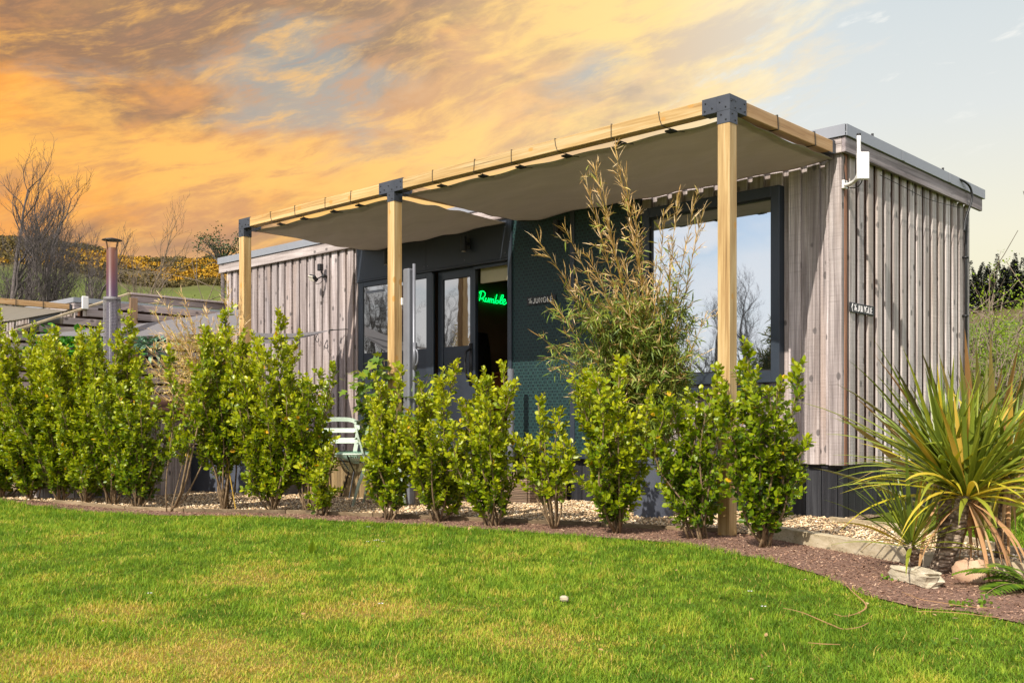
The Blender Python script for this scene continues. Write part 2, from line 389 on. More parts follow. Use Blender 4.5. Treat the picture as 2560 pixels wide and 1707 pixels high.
M['vine'] = leafmat('broad_leaf', [(0, (.06, .13, .012)), (.5, (.15, .25, .015)), (1, (.36, .38, .03))], .42, .45, .3)
M['bamboo_leaf'] = leafmat('bamboo_leaf', [(0, (.10, .17, .025)), (.45, (.26, .31, .045)), (.7, (.46, .40, .10)), (1, (.64, .47, .18))], .5, .35, .25)
M['straw'] = leafmat('dry_bamboo_sheath', [(0, (.58, .34, .12)), (.5, (.74, .50, .24)), (1, (.84, .64, .40))], .6, .3, .2, (1.1, 1, .8))
M['culm'] = simple('bamboo_culm', (.48, .30, .05), .4, .5, 0, .25, 20)
M['cord'] = leafmat('cordyline_leaf', [(0, (.08, .12, .018)), (.4, (.19, .24, .025)), (.72, (.34, .35, .035)), (.90, (.58, .47, .03)), (1, (.60, .34, .08))], .4, .5, .2)
M['dead'] = leafmat('dead_strap_leaf', [(0, (.33, .17, .08)), (.5, (.50, .28, .13)), (1, (.62, .42, .24))], .7, .2, .15, (1.1, .9, .7))
M['phor'] = leafmat('bronze_flax_leaf', [(0, (.11, .11, .04)), (.4, (.22, .21, .06)), (.75, (.38, .28, .09)), (1, (.48, .25, .11))], .42, .5, .15)
M['fern'] = leafmat('fern_frond', [(0, (.07, .15, .015)), (1, (.20, .30, .02))], .5, .3, .35)
M['grassm'] = leafmat('lawn_blade', [(0, (.08, .165, .014)), (.35, (.185, .305, .022)), (.6, (.32, .42, .036)), (.8, (.50, .44, .06)), (1, (.60, .40, .13))], .6, .15, .35, (1.3, 1.3, .5))
M['ivy'] = leafmat('ivy_leaf', [(0, (.02, .045, .012)), (1, (.05, .085, .02))], .5, .4, .1)
M['scrubleaf'] = leafmat('scrub_leaf', [(0, (.08, .10, .03)), (.5, (.14, .16, .04)), (1, (.20, .19, .06))], .7, .2, .2)
M['spring'] = leafmat('spring_leaf', [(0, (.09, .16, .015)), (.5, (.2, .3, .02)), (1, (.34, .42, .03))], .55, .3, .35)
M['gorse'] = leafmat('gorse_flower', [(0, (.09, .075, .03)), (.30, (.17, .12, .04)), (.34, (.30, .16, .02)), (1, (.54, .30, .025))], .8, .1, .05, (1, 1, 1))
M['conifer'] = leafmat('conifer_needles', [(0, (.030, .034, .028)), (1, (.055, .058, .046))], 1.0, .0, .0)
M['artif'] = leafmat('artificial_leaf', [(0, (.03, .14, .01)), (1, (.10, .34, .02))], .4, .5, .2)
M['artifgrey'] = leafmat('artificial_grey_green_leaf', [(0, (.05, .16, .09)), (1, (.30, .45, .32))], .4, .5, .1)
M['petal'] = simple('daisy_petal', (.8, .78, .78), .6, .3, 0, .03)

# glass: dark reflective glazing
m_, t = newmat('reflective_glazing')
gls = t.n('ShaderNodeBsdfGlossy', {'Color': (.80, .86, .92, 1), 'Roughness': .015})
drk = t.n('ShaderNodeBsdfPrincipled', {'Base Color': (.012, .014, .013, 1), 'Roughness': .1})
mx = t.n('ShaderNodeMixShader', {0: .62}); t.nt.links.new(drk.outputs[0], mx.inputs[1]); t.nt.links.new(gls.outputs[0], mx.inputs[2]); out(t, mx)
M['glass'] = m_
m_, t = newmat('door_glazing')
co = t.n('ShaderNodeTexCoord').outputs['Object']
gls = t.n('ShaderNodeBsdfGlossy', {'Color': (.75, .75, .74, 1), 'Roughness': .02})
bb = t.n('ShaderNodeBump', {'Height': t.noise(co, 3.0, 2), 'Strength': .035, 'Distance': .02}); t.nt.links.new(bb.outputs[0], gls.inputs['Normal'])
mx = t.n('ShaderNodeMixShader', {0: .45}); t.nt.links.new(drk_ := t.n('ShaderNodeBsdfPrincipled', {'Base Color': (.012, .012, .012, 1), 'Roughness': .1}).outputs[0], mx.inputs[1]); t.nt.links.new(gls.outputs[0], mx.inputs[2]); out(t, mx)
M['doorglass'] = m_
m_, t = newmat('clear_table_glass')
tr = t.n('ShaderNodeBsdfTransparent', {'Color': (.80, .90, .88, 1)}); gls = t.n('ShaderNodeBsdfGlossy', {'Roughness': .02})
mx = t.n('ShaderNodeMixShader', {0: .18}); t.nt.links.new(tr.outputs[0], mx.inputs[1]); t.nt.links.new(gls.outputs[0], mx.inputs[2]); out(t, mx)
M['clear'] = m_
# green checked mesh panel
m_, t = newmat('green_checked_panel'); co = t.n('ShaderNodeTexCoord').outputs['Object']
sp_ = t.n('ShaderNodeSeparateXYZ', {0: co})
br = t.n('ShaderNodeTexBrick', {'Color1': (.006, .019, .023, 1), 'Color2': (.011, .034, .034, 1), 'Mortar': (.018, .056, .050, 1), 'Scale': 1.0, 'Mortar Size': .0032, 'Brick Width': .034, 'Row Height': .034, 'Bias': -.1}, offset=.5)
t.nt.links.new(t.comb(sp_.outputs[0], sp_.outputs[2], 0.0), br.inputs['Vector'])
ck = t.n('ShaderNodeTexChecker', {'Scale': 1/.034, 'Color1': (.55, .55, .55, 1), 'Color2': (1.25, 1.25, 1.25, 1)}); t.nt.links.new(t.comb(sp_.outputs[0], sp_.outputs[2], .001), ck.inputs['Vector'])
cc = t.mix(.65, br.outputs[0], t.mix(1.0, br.outputs[0], ck.outputs[0], 'MULTIPLY'))
out(t, pbr(t, cc, .5, .4, br.outputs['Fac'], .3)); M['mesh'] = m_
# canopy fabric
m_, t = newmat('taupe_canvas'); co = t.n('ShaderNodeTexCoord').outputs['Object']
nz = t.noise(t.scalev(co, (1.2, 5, 1)), 1.0, 5, .6, .6)
cc = t.mix(t.mapr(nz, .35, .7), (.46, .415, .36), (.56, .51, .45))
p = pbr(t, cc, .9, .1, t.m('ADD', t.m('MULTIPLY', nz, 3.0), t.noise(co, 160, 2)), .35, 0, .02)
tr = t.n('ShaderNodeBsdfTranslucent', {'Color': (.56, .50, .43, 1)})
mx = t.n('ShaderNodeMixShader', {0: .30}); t.nt.links.new(p.outputs[0], mx.inputs[1]); t.nt.links.new(tr.outputs[0], mx.inputs[2]); out(t, mx); M['canvas'] = m_
m_, t = newmat('grey_shade_cloth'); co = t.n('ShaderNodeTexCoord').outputs['Object']
p = pbr(t, t.mix(t.noise(t.scalev(co, (60, 60, 60)), 1, 2), (.20, .19, .20), (.30, .29, .30)), .9, .1)
tr = t.n('ShaderNodeBsdfTranslucent', {'Color': (.42, .41, .43, 1)})
mx = t.n('ShaderNodeMixShader', {0: .4}); t.nt.links.new(p.outputs[0], mx.inputs[1]); t.nt.links.new(tr.outputs[0], mx.inputs[2]); out(t, mx); M['sail'] = m_
# heat-tinted flue
m_, t = newmat('heat_tinted_steel'); co = t.n('ShaderNodeTexCoord').outputs['Object']
z_ = t.n('ShaderNodeSeparateXYZ', {0: co}).outputs[2]
cc = t.ramp(t.mapr(z_, 2.2, 3.0), [(0, (.045, .035, .07)), (.3, (.06, .022, .045)), (.65, (.10, .03, .022)), (.9, (.13, .05, .03)), (1, (.16, .09, .05))])
out(t, pbr(t, cc, .42, .5, None, 0, .0)); M['flue'] = m_
# neon
m_, t = newmat('green_neon'); em = t.n('ShaderNodeEmission', {'Color': (.0, 1.0, .13, 1), 'Strength': 2.8}); out(t, em); M['neon'] = m_
m_, t = newmat('clear_acrylic'); tr = t.n('ShaderNodeBsdfTransparent', {'Color': (.75, .95, .8, 1)}); gls = t.n('ShaderNodeBsdfGlossy', {'Color': (.3, .9, .5, 1), 'Roughness': .2})
mx = t.n('ShaderNodeMixShader', {0: .10}); t.nt.links.new(tr.outputs[0], mx.inputs[1]); t.nt.links.new(gls.outputs[0], mx.inputs[2]); out(t, mx); M['acrylic'] = m_
m_, t = newmat('lamp_lens'); out(t, pbr(t, (.8, .74, .62), .3, .6)); M['lens'] = m_
# grounds
m_, t = newmat('lawn_turf'); co = t.n('ShaderNodeTexCoord').outputs['Object']
pa = t.attr('patch'); nz = t.noise(co, 26, 5, .65)
cc = t.mix(t.mapr(nz, .35, .68), (.050, .075, .006), (.12, .14, .012)); cc = t.mix(t.mapr(pa, .3, 1.0), cc, t.mix(nz, (.20, .13, .035), (.34, .24, .06)))
out(t, pbr(t, cc, .95, .1, nz, .6, 0, .03)); M['turf'] = m_
m_, t = newmat('bark_mulch_soil'); co = t.n('ShaderNodeTexCoord').outputs['Object']
nz = t.noise(co, 60, 5, .7); vo = t.n('ShaderNodeTexVoronoi', {'Vector': co, 'Scale': 55.0})
cc = t.mix(t.mapr(nz, .3, .7), (.15, .085, .06), (.34, .21, .155)); out(t, pbr(t, cc, .95, .1, t.m('ADD', nz, vo.outputs[0]), .8, 0, .02)); M['mulch'] = m_
m_, t = newmat('gravel_bed'); co = t.n('ShaderNodeTexCoord').outputs['Object']
vo = t.n('ShaderNodeTexVoronoi', {'Vector': co, 'Scale': 62.0}); s3 = t.n('ShaderNodeSeparateColor', {0: vo.outputs['Color']}).outputs[0]
cc = t.ramp(s3, [(0, (.20, .13, .07)), (.5, (.40, .28, .16)), (1, (.60, .46, .30))]); cc = t.mix(t.mapr(vo.outputs[0], .3, .75), cc, (.05, .035, .025))
out(t, pbr(t, cc, .9, .2, t.m('MULTIPLY', vo.outputs[0], -1.0), .9, 0, .012)); M['gravel'] = m_
m_, t = newmat('gravel_stone'); cc = t.ramp(t.attr(), [(0, (.24, .14, .08)), (.18, (.48, .31, .17)), (.5, (.70, .50, .28)), (.8, (.80, .62, .40)), (1, (.86, .76, .60))]); out(t, pbr(t, cc, .75, .3)); M['stone'] = m_
m_, t = newmat('bark_chip'); cc = t.ramp(t.attr(), [(0, (.09, .05, .035)), (.4, (.23, .130, .085)), (.88, (.36, .22, .15)), (1, (.60, .42, .28))]); out(t, pbr(t, cc, .9, .1)); M['chip'] = m_
m_, t = newmat('hill_field'); co = t.n('ShaderNodeTexCoord').outputs['Object']
nz = t.noise(co, .05, 6, .6); n_b = t.noise(co, .6, 5, .6); brown = t.attr('brown')
cc = t.mix(t.mapr(nz, .35, .65), (.085, .115, .025), (.125, .145, .035)); cc = t.mix(t.mapr(n_b, .4, .7, 0, .5), cc, (.055, .095, .02))
cc = t.mix(brown, cc, t.mix(t.mapr(n_b, .35, .65), (.075, .06, .03), (.14, .105, .045)))
out(t, pbr(t, cc, .95, .1)); M['hill'] = m_
m_, t = newmat('rock_pale'); co = t.n('ShaderNodeTexCoord').outputs['Object']
nz = t.noise(t.scalev(co, (1, 1, 4)), 9, 6, .65); cc = t.ramp(nz, [(.3, (.30, .25, .17)), (.55, (.50, .43, .31)), (.75, (.60, .54, .42))]); out(t, pbr(t, cc, .9, .2, nz, .7, 0, .02)); M['rock'] = m_
m_, t = newmat('rock_warm'); co = t.n('ShaderNodeTexCoord').outputs['Object']
nz = t.noise(co, 8, 6, .65); cc = t.ramp(nz, [(.3, (.34, .20, .12)), (.6, (.52, .34, .22)), (.8, (.60, .44, .30))]); out(t, pbr(t, cc, .9, .2, nz, .6, 0, .02)); M['rock2'] = m_
m_, t = newmat('cordyline_trunk'); co = t.n('ShaderNodeTexCoord').outputs['Object']
vo = t.n('ShaderNodeTexVoronoi', {'Scale': 1.0}); t.nt.links.new(t.scalev(co, (30, 30, 55)), vo.inputs['Vector'])
cc = t.mix(t.mapr(vo.outputs[0], .2, .7), (.50, .39, .29), (.15, .11, .08)); out(t, pbr(t, cc, .9, .1, vo.outputs[0], .9, 0, .02)); M['ctrunk'] = m_
# flue guard: real wire, bright steel
M['steel'] = simple('bright_steel_wire', (.30, .28, .29), .4, .5, .4, .05)

# ------------------------------------------------------------------ ground
def vnoise(x, y, sc, seed=0, octs=4):
    tot = np.zeros_like(x); amp = 1.0; s_ = 0
    for o in range(octs):
        X = x/sc*2**o+17.3*o+seed; Y = y/sc*2**o-9.1*o+seed*1.7
        xi = np.floor(X).astype(np.int64); yi = np.floor(Y).astype(np.int64); fx = X-xi; fy = Y-yi
        fx = fx*fx*(3-2*fx); fy = fy*fy*(3-2*fy)
        def h(a, b):
            k = (a*374761393+b*668265263+seed*974711) & 0x7fffffff; k = (k ^ (k >> 13))*1274126177 & 0x7fffffff
            return ((k ^ (k >> 16)) & 0xffff)/65535.0
        v = (h(xi, yi)*(1-fx)+h(xi+1, yi)*fx)*(1-fy)+(h(xi, yi+1)*(1-fx)+h(xi+1, yi+1)*fx)*fy
        tot += v*amp; s_ += amp; amp *= .55
    return tot/s_
def inpoly(x, y, poly):
    ins = np.zeros(len(x), bool); n = len(poly)
    for i in range(n):
        x1, y1 = poly[i]; x2, y2 = poly[(i+1) % n]
        c_ = ((y1 > y) != (y2 > y)) & (x < (x2-x1)*(y-y1)/(y2-y1+1e-12)+x1); ins ^= c_
    return ins
LAWN_EDGE = [(-26, -6.5), (-12, -4.9), (-7.57, -3.91), (-6.5, -3.93), (-5.6, -3.9), (-4.87, -3.69), (-4.5, -3.5), (-4.11, -3.14), (-3.4, -2.92), (-2.59, -2.65), (-1.46, -2.40), (-.69, -2.27),
             (-.08, -2.20), (.37, -2.45), (.67, -2.50), (1.22, -2.86), (1.70, -3.34), (2.04, -3.51), (2.21, -3.44), (2.48, -3.57), (3.3, -3.75), (5, -3.6), (16, -3.0)]
LAWN_EDGE = [(a+(CX-a)*.019, b+(CY-b)*.019) if -8 < a < 5 else (a, b-.25) for a, b in LAWN_EDGE]
EDGING = [(-12, -4.6), (-6.6, -3.75), (-5.3, -3.62), (-4.67, -3.37), (-3.84, -2.84), (-3.04, -2.50), (-1.88, -2.08), (-1.11, -1.80), (-.44, -1.60), (-.2, -1.55), (.02, -1.50), (1.39, -2.23), (2.2, -2.36), (3.4, -2.45)]
BACK = [(3.4, -2.0), (2.6, -1.75), (1.84, -1.43), (1.28, -.91), (.6, -.41), (.12, -.22), (.12, .6), (-16, .6), (-16, -4.6)]
MULCH = [p for p in LAWN_EDGE if -12 <= p[0] <= 5]+[(5, -1.2), (3.4, -2.45)]+[(a, b) for a, b in EDGING[::-1]]
GRAVEL = EDGING+BACK
LAWNPOLY = LAWN_EDGE+[(16, -14), (-26, -14)]
def patchf(x, y):
    p = vnoise(x, y, .40, 3, 5)*1.3-.55
    for px, py, r, a in ((250, 1500, .95, .30), (820, 1500, .75, .24), (1050, 1530, .55, .18), (1060, 1660, .55, .30), (60, 1680, .6, .34), (450, 1690, .5, .22), (1640, 1665, .4, .20), (1450, 1600, .4, .1), (200, 1600, .5, .1)):
        cx_, cy_, _ = onZ(px, py); p = p+a*np.exp(-((x-cx_)**2+(y-cy_)**2)/r**2)
    side_ = np.clip(1.15-.75*np.clip(((x-CX)*Rv[0]+(y-CY)*Rv[1]+.3)/1.2, 0, 1), 0, 1)
    return np.clip((p*1.6-.20)*side_, 0, .85)

def ground_z(x, y):
    return 0*x
# field and hills, one sheet to the horizon
RIDGE = [(-180, 12), (-100, 12), (-60, 40), (-36, 49), (-30, 57)]
def ridgeh(deg):
    tab = [(-180, 10), (-90, 14), (-45, 40)]
    for px, py in ((-300, 592), (0, 600), (115, 606), (204, 615), (255, 629), (293, 638), (383, 653), (434, 654), (510, 647), (700, 660), (1300, 800), (2300, 800), (2430, 770), (2560, 760), (2900, 760)):
        a = atan2((px-1280)/FOC, 1); tab.append((math.degrees(a), .8+(HOR-py)/FOC*300*cos(a)))
    tab += [(60, 18), (110, 10), (180, 10)]
    return np.interp(deg, [q[0] for q in tab], [q[1] for q in tab])
def hillz(x, y):
    rx, ry = x-CX, y-CY; r = np.sqrt(rx*rx+ry*ry)
    a = np.degrees(np.arctan2(rx*Rv[0]+ry*Rv[1], rx*Fv[0]+ry*Fv[1]))
    t_ = np.clip((r-55)/245, 0, None); h = ridgeh(a)
    z = h*np.minimum(t_, 1)**1.1; z = z-np.clip(t_-1, 0, None)*h*.22
    return z+(vnoise(x, y, 40, 5, 3)-.5)*np.clip((r-60)/100, 0, 1)*4-.02
degs = np.concatenate([np.arange(-180, -40, 4), np.arange(-40, 40, .8), np.arange(40, 180, 4)])
rads = np.concatenate([[0.01, 6, 12, 20, 30, 42, 55], np.arange(65, 320, 9), [340, 380, 450, 550, 700, 900]])
A_, R_ = np.meshgrid(np.radians(degs), rads, indexing='ij')
dxr = Fv[0]*np.cos(A_)+Rv[0]*np.sin(A_); dyr = Fv[1]*np.cos(A_)+Rv[1]*np.sin(A_)
GX, GY = CX+dxr*R_, CY+dyr*R_; GZ = hillz(GX.ravel(), GY.ravel()).reshape(GX.shape)
mb = MB(); na, nr = len(degs), len(rads)
fc = [(i*nr+j, ((i+1) % na)*nr+j, ((i+1) % na)*nr+j+1, i*nr+j+1) for i in range(na) for j in range(nr-1)]
mb.add(np.stack([GX, GY, GZ], -1).reshape(-1, 3), fc)
o = mb.build('ground', M['hill'], smooth=True)
ctr = np.array([[GX[f[0]//nr, f[0] % nr], GY[f[0]//nr, f[0] % nr]] for f in fc]); rr = np.hypot(ctr[:, 0]-CX, ctr[:, 1]-CY)
af = o.data.attributes.new('brown', 'FLOAT', 'FACE'); af.data.foreach_set('value', np.clip((rr-195)/40+(vnoise(ctr[:, 0], ctr[:, 1], 50, 8, 3)-.5)*1.2, 0, 1).astype(np.float32))
tag(o, None, None, None, 'structure')

def poly_sheet(name, poly, z, mat):
    me = bpy.data.meshes.new(name)
    from mathutils.geometry import tessellate_polygon
    tris = tessellate_polygon([[Vector((a, b, 0)) for a, b in poly]])
    me.from_pydata([(a, b, z) for a, b in poly], [], [tuple(t_) for t_ in tris]); me.materials.append(mat); me.update()
    # make sure it faces up
    if sum(p.normal.z for p in me.polygons) < 0: me.flip_normals()
    o = bpy.data.objects.new(name, me); COL.objects.link(o); o['kind'] = 'structure'; return o
gx = np.arange(-26, 16.01, .25); gy = np.arange(-14, 9.01, .25)
mb = MB(); XX, YY = np.meshgrid(gx, gy, indexing='ij'); ny = len(gy)
keepq = [(i*ny+j, (i+1)*ny+j, (i+1)*ny+j+1, i*ny+j+1) for i in range(len(gx)-1) for j in range(ny-1)]
mb.add(np.stack([XX, YY, 0*XX], -1).reshape(-1, 3), keepq)
lw = mb.build('lawn', M['turf'], smooth=True)
at_ = lw.data.attributes.new('patch', 'FLOAT', 'POINT'); at_.data.foreach_set('value', patchf(XX.ravel(), YY.ravel()).astype(np.float32))
tag(lw, None, None, None, 'structure')
poly_sheet('bark_bed', MULCH, .006, M['mulch']); poly_sheet('gravel_path', GRAVEL, .012, M['gravel'])

# grass blades
def grass(name, n, sampler, hmul=1.0, wmul=1.0):
    x, y, k = sampler(n)
    pa = patchf(x, y); tall = vnoise(x, y, .35, 11, 3)
    h = (.010+.021*RNG.random(len(x)))*(.45+1.1*tall)*(1-.45*pa)*hmul*k
    ang = RNG.random(len(x))*2*pi; lean = .2+1.3*RNG.random(len(x))
    wid = (.0010+.0012*RNG.random(len(x)))*wmul*k
    X = np.stack([np.cos(ang), np.sin(ang), 0*ang], 1)*wid[:, None]
    Yd = np.stack([-np.sin(ang), np.cos(ang), 0*ang], 1)*(h*lean)[:, None]
    Z = np.stack([0*h, 0*h, h], 1)
    tv = [(-1, 0, 0), (1, 0, 0), (-.7, .35, .55), (.7, .35, .55), (0, 1.0, .9)]
    tf = [(0, 1, 3, 2), (2, 3, 4, 4)]
    hue = vnoise(x, y, .5, 21, 4)
    hue2 = vnoise(x, y, .07, 31, 3); rnd = np.clip(.33+(hue-.5)*.65+(hue2-.5)*1.0+pa*.60*RNG.random(len(x))**.6+(RNG.random(len(x))-.5)*.40, 0, 1)
    straw = RNG.random(len(x)) < (.03+.26*pa); rnd[straw] = .82+.18*RNG.random(straw.sum())
    pos = np.stack([x, y, 0*x-.001], 1)
    # two-piece blade: quad + tip triangle stored as degenerate-free tris
    tv = np.array(tv); tris = np.array([(0, 1, 3), (0, 3, 2), (2, 3, 4)])
    return instmesh(name, tv, tris, pos, X, Yd, Z, M['grassm'], rnd=rnd)
def samp(n):
    # denser close to the path of view, thinning with distance; over a wide fan so side views hold up
    r = 2.4+ (RNG.random(n)**1.25)*9.6; a = radians(-44)+RNG.random(n)*radians(88)
    x = CX+(Fv[0]*np.cos(a)+Rv[0]*np.sin(a))*r; y = CY+(Fv[1]*np.cos(a)+Rv[1]*np.sin(a))*r
    edge = (vnoise(x, y, .16, 4, 4)-.5)*.30-.05*RNG.random(n)**4
    ok = inpoly(x, y+edge, LAWNPOLY); x, y, r = x[ok], y[ok], r[ok]
    return x, y, 1+np.clip((r-4)/9, 0, 1)*.7
tag(grass('grass', 700000, samp), 'short lawn grass, green with worn yellow patches', 'grass', None, 'stuff')
n = 26000; x, y, k_ = samp(n); cl_ = vnoise(x, y, .22, 61, 3); ok = cl_ > .60; x, y = x[ok], y[ok]; n = len(x)
clv = np.array([(0, 0, 0), (.8, .35, .1), (.9, .95, .0), (0, 1.2, .05), (-.9, .95, .0), (-.8, .35, .1)]); clf = np.array([(0, 1, 2), (0, 2, 3), (0, 3, 4), (0, 4, 5)])
ang = RNG.random(n)*2*pi; s_ = .0045+.0045*RNG.random(n); Xc = np.stack([np.cos(ang), np.sin(ang), .3*RNG.normal(size=n)], 1)*s_[:, None]; Yc = np.stack([-np.sin(ang), np.cos(ang), .3*RNG.normal(size=n)], 1)*s_[:, None]; Zc = np.stack([0*ang, 0*ang, 1+0*ang], 1)*s_[:, None]
tag(instmesh('clover', clv, clf, np.stack([x, y, .012+.016*RNG.random(n)], 1), Xc, Yc, Zc, M['fern'], rnd=RNG.random(n)*.7), 'low clover patches among the lawn grass', 'clover', None, 'stuff')
def samp2(n):
    x = 1.0+RNG.random(n)*7; y = -2.2+RNG.random(n)*9; ok = ~inpoly(x, y, GRAVEL) & ~inpoly(x, y, MULCH) & (y > -1.9)
    return x[ok], y[ok], np.full(ok.sum(), 2.0)
tag(grass('rough_grass', 60000, samp2, 2.0, 1.6), 'long rough grass behind the gravel path', 'grass', None, 'stuff')

# gravel stones and bark chips
ico = np.array([(0, 0, 1), (.9, 0, .1), (.28, .85, .05), (-.73, .52, .12), (-.7, -.5, .0), (.3, -.86, .08), (0, 0, -.7)])
icof = np.array([(0, 1, 2), (0, 2, 3), (0, 3, 4), (0, 4, 5), (0, 5, 1), (6, 2, 1), (6, 3, 2), (6, 4, 3), (6, 5, 4), (6, 1, 5)])
def frames(n, flat=1.0):
    a = RNG.random(n)*2*pi; X = np.stack([np.cos(a), np.sin(a), (RNG.random(n)-.5)*flat], 1); X /= np.linalg.norm(X, axis=1)[:, None]
    t_ = RNG.normal(size=(n, 3)); t_[:, 2] = np.abs(t_[:, 2])+1.5/flat; Y = np.cross(t_, X); Y /= np.linalg.norm(Y, axis=1)[:, None]; Z = np.cross(X, Y)
    return X, Y, Z
n = 60000; x = -8+RNG.random(n)*11.5; y = -4+RNG.random(n)*4.1; ok = inpoly(x, y, GRAVEL) & (RNG.random(n) < np.where(x > -3.6, 1, .75)); x, y = x[ok], y[ok]; n = len(x)
s_ = .005+.0075*RNG.random(n); X, Y, Z = frames(n, .7)
o = instmesh('gravel', ico, icof, np.stack([x, y, .013+RNG.random(n)*.006], 1), X*s_[:, None]*(1+.5*RNG.random(n))[:, None], Y*s_[:, None], Z*(s_*.7)[:, None], M['stone'])
tag(o, 'pale golden gravel in front of the cabin', 'gravel', None, 'stuff')
n = 90000; x = -8+RNG.random(n)*12; y = -4.1+RNG.random(n)*3.2; ok = inpoly(x, y+.03*(vnoise(x, y, .2, 9)-.5), MULCH); x, y = x[ok], y[ok]; n = len(x)
s_ = .0015+.0045*RNG.random(n)**1.5; X, Y, Z = frames(n, 1.2)
chipv = np.array([(-1, -1, 0), (1, -1, 0), (1, 1, 0), (-1, 1, 0), (-.9, -.8, 1), (.8, -.9, 1), (.9, .8, 1), (-.8, .9, 1)]); chipf = np.array([(4, 5, 6, 7), (0, 1, 5, 4), (1, 2, 6, 5), (2, 3, 7, 6), (3, 0, 4, 7)])
o = instmesh('bark_chips', chipv, chipf, np.stack([x, y, .006+RNG.random(n)*.008], 1), X*(s_*(1+1.6*RNG.random(n)))[:, None], Y*(s_*(.35+.5*RNG.random(n)))[:, None], Z*(s_*.22)[:, None], M['chip'])
tag(o, 'reddish brown bark mulch around the shrubs', 'bark mulch', None, 'stuff')

# edging
def edging(name, pts, h, th, label, mat):
    mb = MB()
    for (a, b), (c_, d) in zip(pts[:-1], pts[1:]):
        L = math.hypot(c_-a, d-b); ang = atan2(d-b, c_-a); k = MB(); rnd = random.random()
        V = []
        for ux in (.003, L-.003):
            for uy in (-th/2, th/2):
                for uz in (-.05, h+random.uniform(-.004, .004)): V.append((a+cos(ang)*ux-sin(ang)*uy, b+sin(ang)*ux+cos(ang)*uy, uz))
        mb.add(V, [(0, 1, 3, 2), (4, 6, 7, 5), (0, 4, 5, 1), (2, 3, 7, 6), (0, 2, 6, 4), (1, 5, 7, 3)], rnd)
    o = mb.build(name, mat, bevel=.004); return tag(o, label, 'edging')
edging('timber_edging', [p for p in EDGING if -7 < p[0] < -.1], .04, .022, 'thin timber edging board between gravel and shrub bed', M['edgew'])
edging('timber_sleeper', [(.03, -1.50), (1.55, -2.27)], .095, .07, 'thick pale sleeper edging right of the near post', M['sleeper'])
edging('timber_sleeper', [(1.56, -2.275), (3.3, -2.44)], .08, .06, 'shaded sleeper edging behind the cordyline trunks', M['sleeper'])
edging('timber_edging', [(.0, -.21), (.6, -.41), (1.28, -.91), (1.84, -1.43), (2.6, -1.75)], .05, .03, 'thin timber edging at the back of the gravel path', M['sleeper'])

# ------------------------------------------------------------------ cabins
PITCH = .172
def boards(mb, axis, a0, a1, z0, z1, face, sgn, holes=(), bw=.112, deep=.030, pitch=PITCH, seed=0, under_mat=1):
    """vertical board-on-board cladding; axis 'x' (wall faces sgn*Y) or 'y' (wall faces sgn*X); proud face at coordinate face"""
    rr_ = random.Random(seed)
    def put(c0, c1, za, zb, f0, f1, rnd, mat):
        lo, hi = min(f0, f1), max(f0, f1)
        if axis == 'x': mb.box(c0, c1, lo, hi, za, zb, rnd, mat)
        else: mb.box(lo, hi, c0, c1, za, zb, rnd, mat)
    def segs(c0, c1):
        zs = [(z0, z1)]
        for (h0, h1, hz0, hz1) in holes:
            if c1 > h0+.002 and c0 < h1-.002:
                new = []
                for a, b in zs:
                    if hz0 > a: new.append((a, min(b, hz0)))
                    if hz1 < b: new.append((max(a, hz1), b))
                zs = new
        return zs
    c_ = a0
    while c_ < a1-.02:
        b0, b1 = c_+rr_.uniform(-.004, .004), min(c_+bw+rr_.uniform(-.005, .005), a1)
        b0 = max(b0, a0)
        cuts = sorted({b0, b1} | {h for hh in holes for h in hh[:2] if b0 < h < b1})
        rnd = rr_.random(); dd = rr_.uniform(-.002, .002)
        for k0, k1 in zip(cuts[:-1], cuts[1:]):
            for za, zb in segs(k0, k1): put(k0, k1, za, zb, face-sgn*dd, face-sgn*.024, rnd, 0)
        c_ += pitch
    c_ = a0
    while c_ < a1-.001:   # recessed boards
        b1 = min(c_+pitch, a1); cuts = sorted({c_, b1} | {h for hh in holes for h in hh[:2] if c_ < h < b1}); rnd = rr_.random()
        for k0, k1 in zip(cuts[:-1], cuts[1:]):
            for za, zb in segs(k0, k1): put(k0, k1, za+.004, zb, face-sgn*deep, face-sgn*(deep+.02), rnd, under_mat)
        c_ += pitch

